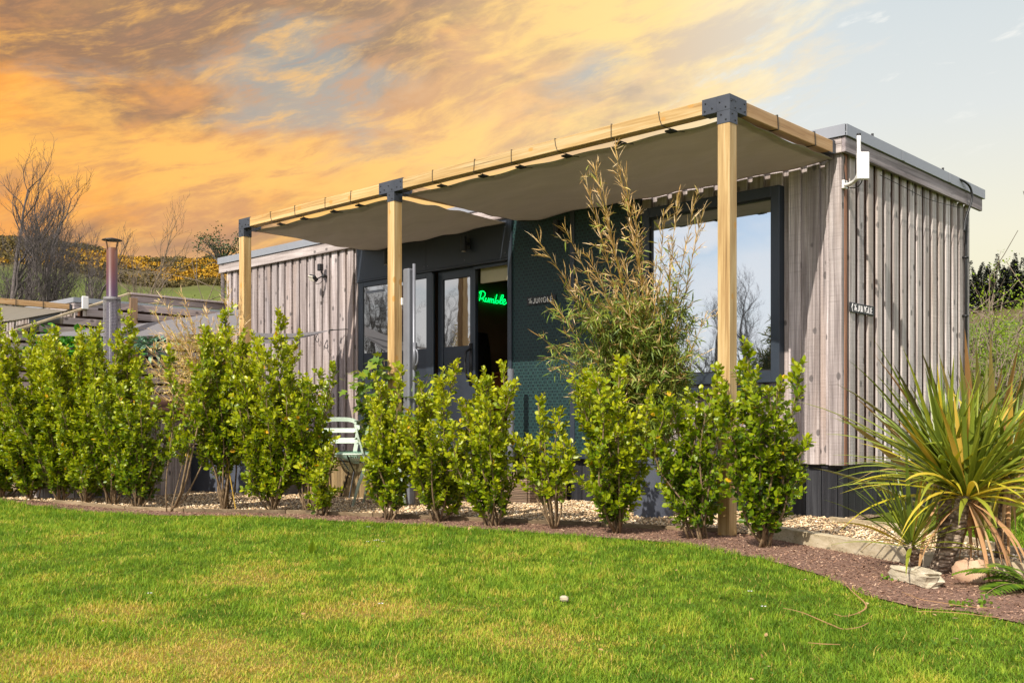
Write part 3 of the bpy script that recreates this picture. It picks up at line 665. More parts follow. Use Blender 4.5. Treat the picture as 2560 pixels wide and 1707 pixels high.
ZB, ZF, ZC, ZT = .458, 3.045, 3.175, 3.271
def cabin_shell(root, L, Wd, holes, end_x, dark0, dark1, side=True, mirror=False):
    """origin = right front corner on the ground"""
    k = []
    mb = MB(); boards(mb, 'x', -L, dark0, ZB, ZF+.02, 0.0, -1, seed=1); k.append(mb.build('front_cladding', [M['clad_z'], M['clad_z']], root, .003))
    mb = MB(); boards(mb, 'x', dark1, -.115, ZB, ZF+.02, 0.0, -1, holes=holes, seed=2); k.append(mb.build('front_cladding', [M['clad_z'], M['clad_z']], root, .003))
    mb = MB(); mb.box(-.112, .0, -.004, .05, ZB-.004, ZF+.01, .3); mb.box(-.030, .004, .0515, .10, ZB-.004, ZF+.01, .9, 1); k.append(mb.build('corner_board', [M['clad_z'], M['under_z']], root, .004))
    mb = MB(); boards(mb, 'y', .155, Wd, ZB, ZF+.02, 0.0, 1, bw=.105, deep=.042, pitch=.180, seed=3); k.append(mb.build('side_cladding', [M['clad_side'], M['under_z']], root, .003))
    mb = MB(); boards(mb, 'y', .0, Wd, ZB, ZF+.02, -L, -1, seed=5); k.append(mb.build('side_cladding', [M['clad_z'], M['under_z']], root))
    mb = MB(); mb.box(-L+.06, -.06, Wd-.04, Wd, ZB, ZF+.02, .4); k.append(mb.build('back_wall', M['clad_x'], root))
    mb = MB(); mb.box(-L-.15, .018, -.040, -.008, ZF, ZC-.004, .55); k.append(mb.build('fascia', M['clad_x'], root, .003))
    mb = MB(); mb.box(.020, .052, -.040, Wd+.22, ZF, ZC-.004, .2); k.append(mb.build('fascia', M['clad_y'], root, .003))
    mb = MB(); mb.box(-L-.15, -L-.12, -.007, Wd+.22, ZF, ZC-.004, .7); k.append(mb.build('fascia', M['clad_y'], root, .003))
    # folded metal capping, with lap joints
    mb = MB()
    def capx(x0, x1): mb.box(x0, x1, -.058, -.048, ZC, ZT, .5); mb.box(x0, x1, -.0475, .08, ZT-.006, ZT, .5); mb.box(x0, x1, -.0475, -.03, ZC, ZC+.006, .5)
    def capy(y0, y1, X): mb.box(X, X+.010, y0, y1, ZC, ZT, .5); mb.box(X-.09, X-.0005, y0, y1, ZT-.0062, ZT-.0002, .5); mb.box(X-.02, X-.0005, y0, y1, ZC, ZC+.006, .5)
    xs = np.linspace(-L-.16, .060, 5)
    for a, b in zip(xs[:-1], xs[1:]): capx(a, b-.003)
    ys = [-.0465, 1.12, 2.25, Wd+.26]
    for a, b in zip(ys[:-1], ys[1:]): capy(a+.001, b-.003, .060)
    for y_ in ys[1:-1]: mb.box(.0705, .0735, y_-.06, y_-.004, ZC+.002, ZT-.004, .9)
    k.append(mb.build('roof_capping', M['cap'], root, .0015))
    mb = MB(); mb.box(-L-.14, .03, .081, Wd+.2, ZT-.10, ZT-.03, .4); k.append(mb.build('roof', M['membrane'], root))
    mb = MB(); mb.box(-L+.05, -.05, .055, Wd-.045, ZB+.012, ZB+.05, .5); k.append(mb.build('floor', M['room'], root))
    mb = MB()
    c_ = -L+.05
    while c_ < -.03: mb.box(c_, min(c_+.138, -.02), .06, .085, .0, ZB-.006, random.random()); c_ += .146
    c_ = .06
    while c_ < Wd-.05: mb.box(-.075, -.05, c_+.03, c_+.168, .0, ZB-.006, random.random()); c_ += .146
    mb.box(-L+.08, -.0755, .0855, .12, .02, ZB-.01, .1); mb.box(-.12, -.0765, .1205, Wd-.1, .02, ZB-.01, .1)
    mb.box(-L+.04, -.012, .052, .088, ZB-.03, ZB-.0005, .2)
    k.append(mb.build('skirting', M['skirt'], root, .002))
    return k

cab = thing('timber_cabin', 'long timber-clad garden cabin with dark glazed entrance and big window', 'cabin')
L, WD = 9.60, 2.96
WIN = (-1.997, -.54, 1.164, 2.866)
cabin_shell(cab, L, WD, [(WIN[0], WIN[1], WIN[2], WIN[3])], 0, -6.475, -2.035)
# header panels over the glazing and beside it
mb = MB()
mb.box(-6.470, -5.16, -.012, .02, 2.612, 3.05, .4); mb.box(-5.155, -3.806, -.012, .02, 2.612, 3.05, .5)
mb.box(-6.470, -3.806, -.018, .02, 2.588, 2.609, .7)
for x_, z_ in [(-5.16+.03, 2.66), (-5.19, 2.66), (-4.5, 2.66), (-3.86, 2.67), (-3.86, 2.95), (-5.13, 2.98), (-6.4, 2.68)]: mb.tube([(x_, -.016, z_), (x_, -.0115, z_)], .006, 6, .9, mat=1)
mb.build('header_panel', [M['header'], M['alu']], cab, .0015)
# green checked panels with dark battens
mb = MB(); mb.box(-3.752, -2.932, -.010, .02, ZB, 3.05, .5); mb.build('green_panel', M['mesh'], cab)
mb = MB(); mb.box(-2.872, -2.040, -.010, .02, ZB, 3.05, .5); mb.build('green_panel', M['mesh'], cab)
mb = MB()
mb.box(-3.802, -3.752, -.030, .02, ZB-.006, 3.05, .4); mb.box(-2.932, -2.872, -.020, .02, ZB-.004, 3.05, .5)
mb.box(-2.062, -2.038, -.028, .02, ZB-.004, 3.05, .6); mb.box(-3.7515, -2.933, -.022, -.0105, ZB-.01, ZB+.035, .5); mb.box(-2.871, -2.063, -.022, -.0105, ZB-.01, ZB+.035, .5)
for z_ in np.arange(.62, 3.0, .36):
    mb.tube([(-3.777, -.035, z_), (-3.777, -.029, z_)], .005, 6, .9, mat=1)
    for q in (-.012, .012): mb.tube([(-2.902+q, -.025, z_+.03), (-2.902+q, -.019, z_+.03)], .0045, 6, .9, mat=1)
mb.build('panel_trim', [M['anth'], M['alu']], cab, .002)
def frame(mb, x0, x1, z0, z1, w_, y0, y1, wb=None, wt=None, rnd=.5):
    wb = wb or w_; wt = wt or w_
    mb.box(x0, x0+w_, y0, y1, z0, z1, rnd); mb.box(x1-w_, x1, y0, y1, z0, z1, rnd)
    mb.box(x0+w_+.0005, x1-w_-.0005, y0, y1, z0, z0+wb, rnd); mb.box(x0+w_+.0005, x1-w_-.0005, y0, y1, z1-wt, z1, rnd)
# big picture window
wn = MB(); frame(wn, WIN[0], WIN[1], WIN[2], WIN[3], .082, -.055, .05, .10, .095); wo = wn.build('window', M['anth'], cab, .003)
mb = MB(); frame(mb, WIN[0]+.0825, WIN[1]-.0825, WIN[2]+.1005, WIN[3]-.0955, .014, -.030, .03); mb.build('frame', M['black'], wo)
mb = MB(); mb.box(WIN[0]+.09, WIN[1]-.09, -.012, -.004, WIN[2]+.105, WIN[3]-.10, .5); mb.build('pane', M['glass'], wo)
mb = MB(); mb.box(WIN[0]-.01, WIN[1]+.01, -.085, .03, WIN[2]-.052, WIN[2]-.030, .5); mb.box(WIN[0]-.01, WIN[1]+.01, -.089, -.0855, WIN[2]-.075, WIN[2]-.030, .5); mb.build('sill', M['anth'], wo, .002)
mb = MB(); mb.box(WIN[0]+.16, WIN[0]+.40, -.0155, -.0125, WIN[3]-.175, WIN[3]-.145, .5); mb.build('vent_slot', M['alu'], wo)
# glazed entrance: fixed pane, sliding leaf, open doorway
fx = MB(); frame(fx, -6.455, -5.062, .50, 2.585, .10, -.004, .05, .12, .06); fo = fx.build('fixed_window', M['anth'], cab, .003)
mb = MB(); mb.box(-6.355, -5.162, .008, .018, 1.69, 2.52, .5); mb.build('pane', M['doorglass'], fo)
mb = MB(); mb.box(-6.354, -5.163, .004, .03, .62, 1.688, .5); mb.build('lower_panel', M['header'], fo)
mb = MB(); mb.box(-6.30, -5.95, .0035, .0075, 2.44, 2.47, .5); mb.build('vent_slot', M['alu'], fo)
sd = MB(); frame(sd, -5.030, -4.405, .50, 2.585, .085, .062, .115, .12, .10); sdo = sd.build('sliding_door', M['anth'], cab, .003)
mb = MB(); mb.box(-4.94, -4.49, .080, .090, 1.70, 2.48, .5); mb.build('pane', M['doorglass'], sdo)
mb = MB(); mb.box(-4.942, -4.488, .074, .10, .62, 1.698, .5); mb.build('lower_panel', M['header'], sdo)
hb = MB(); hp = [(-4.47, .055, 1.30), (-4.47, .0, 1.33), (-4.47, -.03, 1.42), (-4.47, -.035, 1.52), (-4.47, -.02, 1.62), (-4.47, .055, 1.66)]
hb.tube(hp, .013, 8, .5); hb.box(-4.492, -4.448, .050, .0615, 1.24, 1.72, .5); ho = hb.build('handle', M['black'], sdo, 0, True)
mb = MB(); mb.tube([(-5.045, -.0, .5), (-5.045, .0, 2.56)], .012, 6); mb.box(-5.06, -3.806, -.006, .13, 2.587, 2.611, .5); mb.box(-6.455, -3.806, -.03, .13, .470, .4985, .5); mb.box(-3.836, -3.8035, -.004, .13, .50, 2.586, .5); mb.box(-4.40, -3.837, .04, .06, 2.55, 2.586, .5)
mb.build('doorway', M['anth'], cab, .002)
mb = MB(); mb.box(-4.39, -3.84, .135, .165, 2.40, 2.585, .5); mb.build('roller_blind', M['blind'], cab)
# room behind the doorway
for bb_ in ((-6.60, -5.42, 1.9, 1.94, .51, 3.04, .4), (-5.44, -5.40, .14, 1.95, .51, 3.04, .5), (-3.60, -3.56, .12, 2.9, .51, 3.04, .6), (-5.40, -3.60, 2.82, 2.86, .51, 3.04, .3), (-5.40, -3.60, .12, 2.82, 3.0, 3.03, .3), (-6.46, -6.43, .12, 1.9, .51, 3.0, .3), (-2.06, -2.03, .1, 2.8, .51, 3.0, .3), (-.45, -.42, .1, 2.8, .51, 3.0, .3), (-2.03, -.45, 1.2, 1.23, .51, 3.0, .3)):
    mb = MB(); mb.box(*bb_); mb.build('interior_wall', M['room'], cab)
mb = MB(); mb.box(-5.39, -5.05, 1.25, 1.85, .52, 1.42, .5); mb.box(-5.40, -5.02, 1.20, 1.90, 1.425, 1.46, .8); co_ = mb.build('cupboard', M['roomwood'], None, .004)
tag(co_, 'low reddish brown cupboard inside the open doorway', 'cupboard')
# hanging dark jacket inside
def jk(u, v):
    a = u*2*pi; r = .10+.06*sin(v*pi*.9)+.02*sin(a*5+v*3); return (-5.28+.07*cos(a)*(.6+v*.5), 1.02+r*sin(a), 1.95-.78*v)
mb = MB(); mb.grid(jk, 24, 12); jo = mb.build('jacket', M['black'], None, 0, True); tag(jo, 'dark jacket hanging inside the open doorway', 'jacket')
# downpipe on the far back corner of the side wall, roof stubs
mb = MB(); mb.tube([(.045, 2.76, 2.98), (.040, 2.76, 2.90), (.034, 2.76, 2.7), (.034, 2.76, .3)], .015, 8)
for z_ in (2.5, 1.9, 1.3, .8): mb.box(.002, .054, 2.74, 2.78, z_, z_+.02, .5)
mb.build('downpipe', M['black'], cab, 0, True)
mb = MB(); mb.box(-.02, .03, 1.05, 2.0, ZT+.004, ZT+.018, .5); mb.box(-.02, .02, .22, .55, ZT+.004, ZT+.014, .5)
for y_ in (.62, 2.25): mb.tube([(-.01, y_, ZT-.02), (-.01, y_, ZT+.07)], .011, 6)
mb.box(-.28, -.04, .05, .09, ZT+.004, ZT+.012, .5)
mb.build('roof_strip', M['black'], cab)
# rooflight seen over the left roof edge
mb = MB()
mb.add([(-7.9, .5, ZT), (-6.6, .5, ZT), (-6.6, 1.6, ZT), (-7.9, 1.6, ZT), (-7.6, .8, ZT+.28), (-6.9, .8, ZT+.28), (-6.9, 1.3, ZT+.28), (-7.6, 1.3, ZT+.28)], [(0, 1, 5, 4), (1, 2, 6, 5), (2, 3, 7, 6), (3, 0, 4, 7), (4, 5, 6, 7)], .5)
mb.build('rooflight', M['cap'], cab)

# neighbouring cabin, same make, further left
NB = Vector((-16.0, .50, 0))
cab2 = thing('timber_cabin', 'neighbouring timber cabin half hidden behind the slatted fence', 'cabin', NB)
cabin_shell(cab2, 5.6, WD, [], 0, -2.3, -.72)
mb = MB(); mb.box(-2.3, -.72, .02, .05, ZB, 3.05, .5); mb.build('header_panel', M['header'], cab2)
mb = MB(); bx = (-3.0, -1.9, .7, 1.9)
mb.add([(bx[0], bx[2], ZT-.02), (bx[1], bx[2], ZT-.02), (bx[1], bx[3], ZT-.02), (bx[0], bx[3], ZT-.02), (bx[0]+.35, bx[2]+.3, ZT+.24), (bx[1]-.5, bx[2]+.3, ZT+.24), (bx[1]-.5, bx[3]-.3, ZT+.24), (bx[0]+.35, bx[3]-.3, ZT+.24)], [(0, 1, 5, 4), (1, 2, 6, 5), (2, 3, 7, 6), (3, 0, 4, 7), (4, 5, 6, 7)], .5)
rl = mb.build('rooflight', M['rooflight'], cab2)
mb = MB(); mb.obox((bx[0]+.33, bx[2]+.28, ZT+.25), (bx[1]-.48, bx[2]+.28, ZT+.25), .05, .03); mb.obox((bx[1]-.48, bx[2]+.27, ZT+.25), (bx[1]-.48, bx[3]-.3, ZT+.25), .05, .03); mb.obox((bx[1]-.49, bx[2]+.26, ZT+.24), (bx[1], bx[2], ZT), .04, .03)
mb.build('rooflight_frame', M['anth'], rl)

# ------------------------------------------------------------------ pergolas
PY = -1.65; PX = [-.08, -3.77, -6.43]; BT, BB = 3.14, 3.04
def post_bracket(x, arms, name='bracket'):
    mb = MB(); h = .053
    mb.box(x-h, x+h, PY-h, PY+h, 2.945, 3.036, .5)
    mb.box(x-h, x+h, PY-h-.0005, PY+h, 3.0365, 3.148, .5)
    for s_ in arms:
        if s_ == 'L': mb.box(x-h-.125, x-h-.0005, PY-h, PY+h, 3.034, 3.1475, .5)
        if s_ == 'R': mb.box(x+h+.0005, x+h+.125, PY-h, PY+h, 3.034, 3.1475, .5)
        if s_ == 'B': mb.box(x-h, x+h, PY+h+.0005, PY+h+.125, 3.034, 3.1475, .5)
    b = []
    for z_, q in ((3.10, -.03), (3.06, .02), (3.01, -.018), (2.97, .022)):
        b.append((x+q, PY-h)); mb.tube([(x+q, PY-h-.007, z_), (x+q, PY-h+.002, z_)], .006, 6, .5, mat=1); mb.tube([(x+h-.002, PY+q, z_), (x+h+.007, PY+q, z_)], .006, 6, .5, mat=1)
    for s_ in arms:
        for q, z_ in ((.095, 3.115), (.04, 3.07), (.10, 3.06)):
            if s_ == 'L': mb.tube([(x-h-q, PY-h-.007, z_), (x-h-q, PY-h+.002, z_)], .006, 6, .5, mat=1)
            if s_ == 'R': mb.tube([(x+h+q, PY-h-.007, z_), (x+h+q, PY-h+.002, z_)], .006, 6, .5, mat=1)
            if s_ == 'B': mb.tube([(x+h-.002, PY+h+q, z_), (x+h+.007, PY+h+q, z_)], .006, 6, .5, mat=1)
    # stamped maker's scribble
    for i in range(6):
        z_ = 3.118-.004*(i % 3); q = -.035+i*.012
        mb.box(x+h+.0003, x+h+.0022, PY+q, PY+q+.009, z_-.006, z_-.002+.004*(i % 2), .5, 1)
    return mb
def pergola(root, xs, left_arm_last=True):
    for i, x in enumerate(xs):
        mb = MB(); mb.box(x-.05, x+.05, PY-.05, PY+.05, 0, 3.04, random.random()); keep(mb.build('post', M['pine_z'], None, .004), root)
    for a, b in zip(xs[:-1], xs[1:]):
        mb = MB(); mb.box(b+.052, a-.052, PY-.05, PY+.05, BB, BT, random.random()); keep(mb.build('front_beam', M['pine_x'], None, .004), root)
    for x in xs:
        mb = MB(); mb.box(x-.05, x+.05, PY+.052, -.062, BB-.002, BT-.002, random.random()); keep(mb.build('side_beam', M['pine_y'], None, .004), root)
        mb = MB(); mb.box(x-.054, x+.054, -.10, -.0595, BB-.006, BT+.003, .5); mb.box(x-.054, x+.054, -.16, -.1005, BB-.008, BB-.003, .5); keep(mb.build('wall_bracket', M['bracket'], None), root)
    for i, x in enumerate(xs):
        arms = ('L', 'B') if i == 0 else (('R', 'B') if i == len(xs)-1 else ('L', 'R', 'B'))
        keep(post_bracket(x, arms).build('post_bracket', [M['bracket'], M['black']], None, .0015), root)
pg = thing('pergola', 'pale timber pergola on three posts in front of the cabin', 'pergola', (PX[0], PY, 0)); pergola(pg, PX)

def canopy(x0, x1, label, ties_px=None, seed=1, sag=.12, group='canvas canopies under the pergola'):
    """x0 < x1; canvas tied below the beams with cords"""
    rg = random.Random(seed)
    ya, yb = PY+.085, -.010; w_ = x1-x0; nt = max(3, round(w_/.52))
    nx, nyv = 72, 36
    V = []
    for i in range(nx+1):
        for j in range(nyv+1):
            u, v = i/nx, j/nyv
            sc_u = abs(sin(pi*nt*u)); sc_v = abs(sin(pi*3*v))
            x = x0+.02+(w_-.04)*u; y = ya+(yb-ya)*v
            y += .006*sc_u*(1-v)**6
            x += .008*sc_v*(1-u)**12-.008*sc_v*u**12
            z = BB-.02-sag*(sin(pi*u)**.8)*(sin(pi*v)**.8)-.02*sin(pi*u)*(v)-.015*v
            z -= .006*sc_u*(v**4)+.002*sc_u*(1-v)**5
            z += .007*sin(9*u*w_+7*v)+.006*sin(23*v+5*u*w_)*sin(pi*v)+.004*sin(31*(u*w_*.6+v))*sin(pi*v)
            z -= .03*math.exp(-((u*w_-.3)**2)/.1)*v
            V.append((x, y, z))
    F = [(i*(nyv+1)+j, (i+1)*(nyv+1)+j, (i+1)*(nyv+1)+j+1, i*(nyv+1)+j+1) for i in range(nx) for j in range(nyv)]
    mb = MB(); mb.add(V, F, .5); co_ = mb.build('canopy', M['canvas'], None, 0, True)
    s_ = co_.modifiers.new('thickness', 'SOLIDIFY'); s_.thickness = .0025
    # cords around the front beam
    def loop(x, slant, g=0):
        b = MB(); e = .0045
        y0, y1, z0, z1 = PY-.054, PY+.054, BB-.004, BT+.004
        pts = [(x, y0, z1), (x+slant*.3, y0-.001, (z0+z1)/2), (x+slant, y0, z0), (x+slant, y1, z0-.006), (x, y1, z1), (x, y0, z1)]
        b.tube(pts, .0032, 5, g); b.tube([(x+slant, y1, z0), (x+slant+.05, y1+.035, z0-.025), (x+slant+.10, y1+.05, z0-.035)], .003, 5, g)
        b.box(x+slant-.035, x+slant+.035, y1-.02, y1+.05, z0-.024, z0-.012, .5)
        keep(b.build('tie', M['rope'], None), co_)
    for i in range(1, nt): loop(x0+.06+(w_-.12)*i/nt+rg.uniform(-.05, .05), rg.choice((0, .01, .03, -.01)))
    return tag(co_, label, 'canopy', group)
can1 = canopy(PX[1]+.06, PX[0]+.035, 'wide taupe canvas canopy over the picture window', seed=4, sag=.035)
can2 = canopy(PX[2]+.05, PX[1]-.06, 'short taupe canvas canopy over the glazed entrance', seed=9, sag=.055)
for y_ in (-1.02, -.42):    # cords round the near side beam
    b = MB(); x = PX[0]
    b.tube([(x+.054, y_, BT+.003), (x+.055, y_+.01, BB-.005), (x-.054, y_+.0, BB-.005), (x-.10, y_, BB-.02)], .0045, 5); b.tube([(x+.054, y_, BT+.003), (x-.054, y_, BT+.003), (x-.054, y_, BB)], .0045, 5)
    keep(b.build('tie', M['rope'], None), can1)
# neighbour's pergola
pg2 = thing('pergola', 'neighbouring pergola with canvas at the far left edge', 'pergola', (NB.x-.08, PY+NB.y, 0))
def pergola2():
    for xo in (NB.x-.08, NB.x-3.0):
        mb = MB(); mb.box(xo-.05, xo+.05, PY+NB.y+.05-2.3, NB.y-.062, BB, BT, .3+random.random()*.4); keep(mb.build('side_beam', M['pine_y'], None, .004), pg2)
        mb = MB(); mb.box(xo-.05, xo+.05, PY+NB.y-2.35, PY+NB.y-2.25, 0, BT, .6); keep(mb.build('post', M['pine_z'], None, .004), pg2)
        mb = MB(); mb.box(xo-.054, xo+.054, NB.y-.10, NB.y-.0595, BB-.006, BT+.003, .5); keep(mb.build('wall_bracket', M['bracket'], None), pg2)
        for q in (-.6, -1.1, -1.7, -2.3):
            mb = MB(); yy = NB.y+q; mb.tube([(xo+.054, yy, BT+.004), (xo+.056, yy, BB-.01)], .006, 5); mb.tube([(xo+.056, yy, BB-.012), (xo+.056, yy, BB-.03)], .012, 6); keep(mb.build('tie', M['rope'], None), pg2)
    mb = MB(); mb.box(NB.x-2.95, NB.x-.13, PY+NB.y-2.35, PY+NB.y-2.25, BB, BT, .5); keep(mb.build('front_beam', M['pine_x'], None), pg2)
    def f(u, v): return (NB.x-.14-2.8*u, NB.y-.1-3.6*v, BB-.02-.16*sin(pi*u)*sin(pi*v)-.0*v)
    mb = MB(); mb.grid(f, 16, 16); keep(mb.build('canvas', M['canvas'], None, 0, True), pg2)
pergola2()

# ------------------------------------------------------------------ lettering
def arc(cx, cy, rx, ry, a0, a1, n=10):
    return [(cx+rx*cos(radians(a0+(a1-a0)*i/n)), cy+ry*sin(radians(a0+(a1-a0)*i/n))) for i in range(n+1)]
GL = {
 'J': ([[(.42, 1), (.42, .28)]+arc(.21, .28, .21, .28, 0, -150)], .55),
 'U': ([[(0, 1), (0, .32)]+arc(.29, .32, .29, .32, 180, 360)+[(.58, 1)]], .72),
 'N': ([[(0, 0), (0, 1), (.60, 0), (.60, 1)]], .74),
 'G': ([arc(.40, .5, .40, .5, 50, 325, 18)+[(.76, .46), (.46, .46)]], .90),
 'L': ([[(0, 1), (0, 0), (.44, 0)]], .54),
 'E': ([[(.46, 1), (0, 1), (0, 0), (.46, 0)], [(0, .52), (.40, .52)]], .56)}
THE = [[(.05, .78), (.12, .98), (.40, .92), (.72, 1.05)], [(.42, .95), (.33, .5), (.18, .05)], [(.62, 1.1), (.52, .6), (.40, .05), (.52, .45), (.62, .50), (.60, .1), (.68, .08)], [(.72, .28), (.88, .38), (.84, .52), (.74, .42), (.72, .15), (.84, .04), (.98, .16)]]
def smooth_line(p, k=5):
    p = [np.array(q, float) for q in p]; p = [2*p[0]-p[1]]+p+[2*p[-1]-p[-2]]; o_ = []
    for i in range(1, len(p)-2):
        for j in range(k):
            t_ = j/k; a, b, c_, d = p[i-1], p[i], p[i+1], p[i+2]
            o_.append(.5*((2*b)+(-a+c_)*t_+(2*a-5*b+4*c_-d)*t_**2+(-a+3*b-3*c_+d)*t_**3))
    o_.append(p[-2]); return o_
def write(mb, place, x, size, width, chevron=False, r=.0036):
    """place(u, v) -> world point; u along the sign in metres, v up"""
    if chevron:
        mb.tube([place(x+.016, size*1.15), place(x, size*.5), place(x+.016, -size*.15)], r, 6, .5); x += .040
    for st in THE: mb.tube([place(x+q[0]*size*1.15, q[1]*size) for q in smooth_line(st)], r*.62, 5, .5)
    x += size*1.34; tot = sum(GL[c][1]+.20 for c in 'JUNGLE')-.20; kx = (width-x)/tot
    for ch in 'JUNGLE':
        sts, adv = GL[ch]
        for st in sts: mb.tube([place(x+a*kx, b*size) for a, b in st], r*1.1, 6, .5)
        x += (adv+.20)*kx
    return x
# sign beside the doorway (faces -Y)
s1 = thing('name_sign', 'black sign reading The JUNGLE on the green panel right of the doorway', 'sign', (-3.33, -.012, 2.11), 'black name signs')
mb = MB(); mb.box(-3.530, -3.125, -.024, -.0115, 2.066, 2.150, .5); keep(mb.build('board', M['black'], None, .002), s1)
mb = MB(); write(mb, lambda u, v: (-3.505+u, -.0255, 2.083+v), 0, .050, .345, False, .0044); keep(mb.build('lettering', M['letter'], None), s1)
s2 = thing('name_sign', 'black sign with arrow reading The JUNGLE on the right side wall', 'sign', (.004, .37, 1.78), 'black name signs')
mb = MB(); mb.box(.003, .014, .134, .604, 1.742, 1.825, .5); keep(mb.build('board', M['black'], None, .002), s2)
mb = MB(); write(mb, lambda u, v: (.0155, .160+u, 1.757+v), 0, .052, .405, True, .0027); keep(mb.build('lettering', M['letter'], None), s2)
# green neon word inside
ne = thing('neon_sign', 'glowing green neon sign reading Rumble inside the open doorway', 'neon sign', (-5.39, 1.3, 2.4))
def zz(x, y, X=-5.372): return onX(1150+x/8.711, 680+y/8.711, X)
RB = [[(425, 470), (432, 440), (470, 415), (520, 425), (550, 470), (535, 530), (490, 565), (462, 575)], [(462, 440), (448, 520), (425, 625)], [(470, 572), (500, 590), (520, 630), (545, 635), (560, 600), (568, 560)],
      [(568, 560), (556, 610), (570, 648), (600, 640), (625, 565)], [(625, 565), (612, 620), (622, 652)], [(655, 575), (645, 620), (636, 662)], [(650, 610), (672, 580), (690, 592), (682, 640), (676, 668)], [(688, 612), (712, 590), (732, 602), (724, 645), (728, 675), (750, 672), (765, 640)],
      [(805, 490), (785, 570), (768, 640), (782, 676), (815, 680), (838, 650), (828, 622), (800, 625), (785, 640)], [(838, 652), (872, 650), (915, 590), (945, 530), (935, 498), (908, 515), (885, 580), (868, 650), (880, 688), (905, 690), (925, 668)],
      [(925, 668), (960, 655), (990, 622), (978, 592), (950, 600), (930, 645), (938, 690), (965, 705), (995, 690), (1012, 662)]]
mb = MB()
for s_ in RB: mb.tube([zz(*q) for q in smooth_line(s_)], .0038, 6, .5)
keep(mb.build('tube_lettering', M['neon'], None, 0, True), ne)
OUT = [(362, 470), (372, 400), (420, 355), (490, 348), (550, 375), (590, 420), (605, 465), (660, 485), (735, 490), (750, 445), (790, 420), (840, 435), (855, 458), (890, 435), (940, 430), (985, 480), (1010, 560), (1045, 620), (1050, 700), (1000, 760), (900, 762), (700, 735), (500, 705), (410, 690), (370, 650), (360, 600), (385, 540), (362, 470)]
mb = MB(); pts = [zz(*q, X=-5.385) for q in OUT[:-1]]; mb.add(pts, [tuple(range(len(pts)))], .5); keep(mb.build('backing', M['acrylic'], None), ne)

# wall lights
def wall_light(px, py, label):
    x, y, z = onY(px, py, -.095)
    r_ = thing('wall_light', label, 'wall light', (x, -.02, z), 'black downlights on the dark wall')
    mb = MB(); mb.lathe(x, -.095, [(.030, z), (.034, z+.002), (.034, z+.17), (.030, z+.172)], 20); keep(mb.build('housing', M['black'], None, 0), r_)
    mb = MB(); mb.box(x-.035, x+.035, -.028, -.0195, z+.03, z+.15, .5); mb.box(x-.012, x+.012, -.062, -.0285, z+.07, z+.11, .5); keep(mb.build('wall_plate', M['black'], None), r_)
    mb = MB(); mb.lathe(x, -.095, [(.024, z-.001), (.026, z-.004)], 16); keep(mb.build('lens', M['lens'], None), r_)
wall_light(966, 661, 'black cylinder wall light just left of the middle post')
wall_light(1159, 628, 'black cylinder wall light above the open doorway')
wall_light(1391, 592, 'black cylinder wall light on the green panel above the sign')
# floodlight with sensor on the left cladding
fx_, _, fz_ = onY(807, 690, -.06)
fl = thing('security_light', 'black floodlight with motion sensor on the left cladding', 'floodlight', (fx_, 0, fz_))
mb = MB(); mb.lathe(fx_, -.05, [(.022, fz_-.02), (.026, fz_), (.022, fz_+.02)], 12); mb.tube([(fx_, 0, fz_), (fx_, -.07, fz_)], .018, 8); mb.tube([(fx_, -.06, fz_+.01), (fx_-.01, -.08, fz_+.06)], .012, 6); keep(mb.build('mount', M['black'], None), fl)
mb = MB(); mb.box(fx_-.038, fx_+.018, -.125, -.06, fz_+.065, fz_+.155, .5); keep(mb.build('sensor', M['black'], None, .006), fl)
mb = MB(); hd = np.array(onY(783, 697, -.17)); mb.obox(tuple(hd+np.array([-.055, 0, .02])), tuple(hd+np.array([.055, 0, -.004])), .05, .085, (0, -.75, .65)); hb_ = keep(mb.build('lamp_head', M['black'], None, .004), fl)
mb = MB(); mb.obox(tuple(hd+np.array([-.046, -.030, .012])), tuple(hd+np.array([.046, -.030, -.008])), .012, .07, (0, -.5, .85)); keep(mb.build('lens', M['lens'], None), fl)
mb = MB(); mb.tube([(fx_, -.06, fz_), tuple(hd+np.array([.06, .03, .0]))], .009, 6); mb.tube(smooth_line([(fx_, -.05, fz_-.02), (fx_-.02, -.08, fz_-.09), (fx_-.07, -.12, fz_-.10), tuple(hd+np.array([.02, .04, -.03]))]), .004, 5); keep(mb.build('arm', M['black'], None), fl)
# hooks
for px, py, lb in ((795, 846, 'small black hook on the left cladding, the higher left one'), (818, 862, 'small black hook on the left cladding, the lower right one')):
    x, y, z = onY(px, py, -.02); mb = MB(); mb.tube(smooth_line([(x-.02, -.002, z+.06), (x-.018, -.03, z+.03), (x+.0, -.06, z-.02), (x+.03, -.05, z-.05), (x+.045, -.04, z-.02), (x+.03, -.04, z)]), .005, 6); tag(mb.build('hook', M['black'], None), lb, 'hook', 'hooks on the cladding')
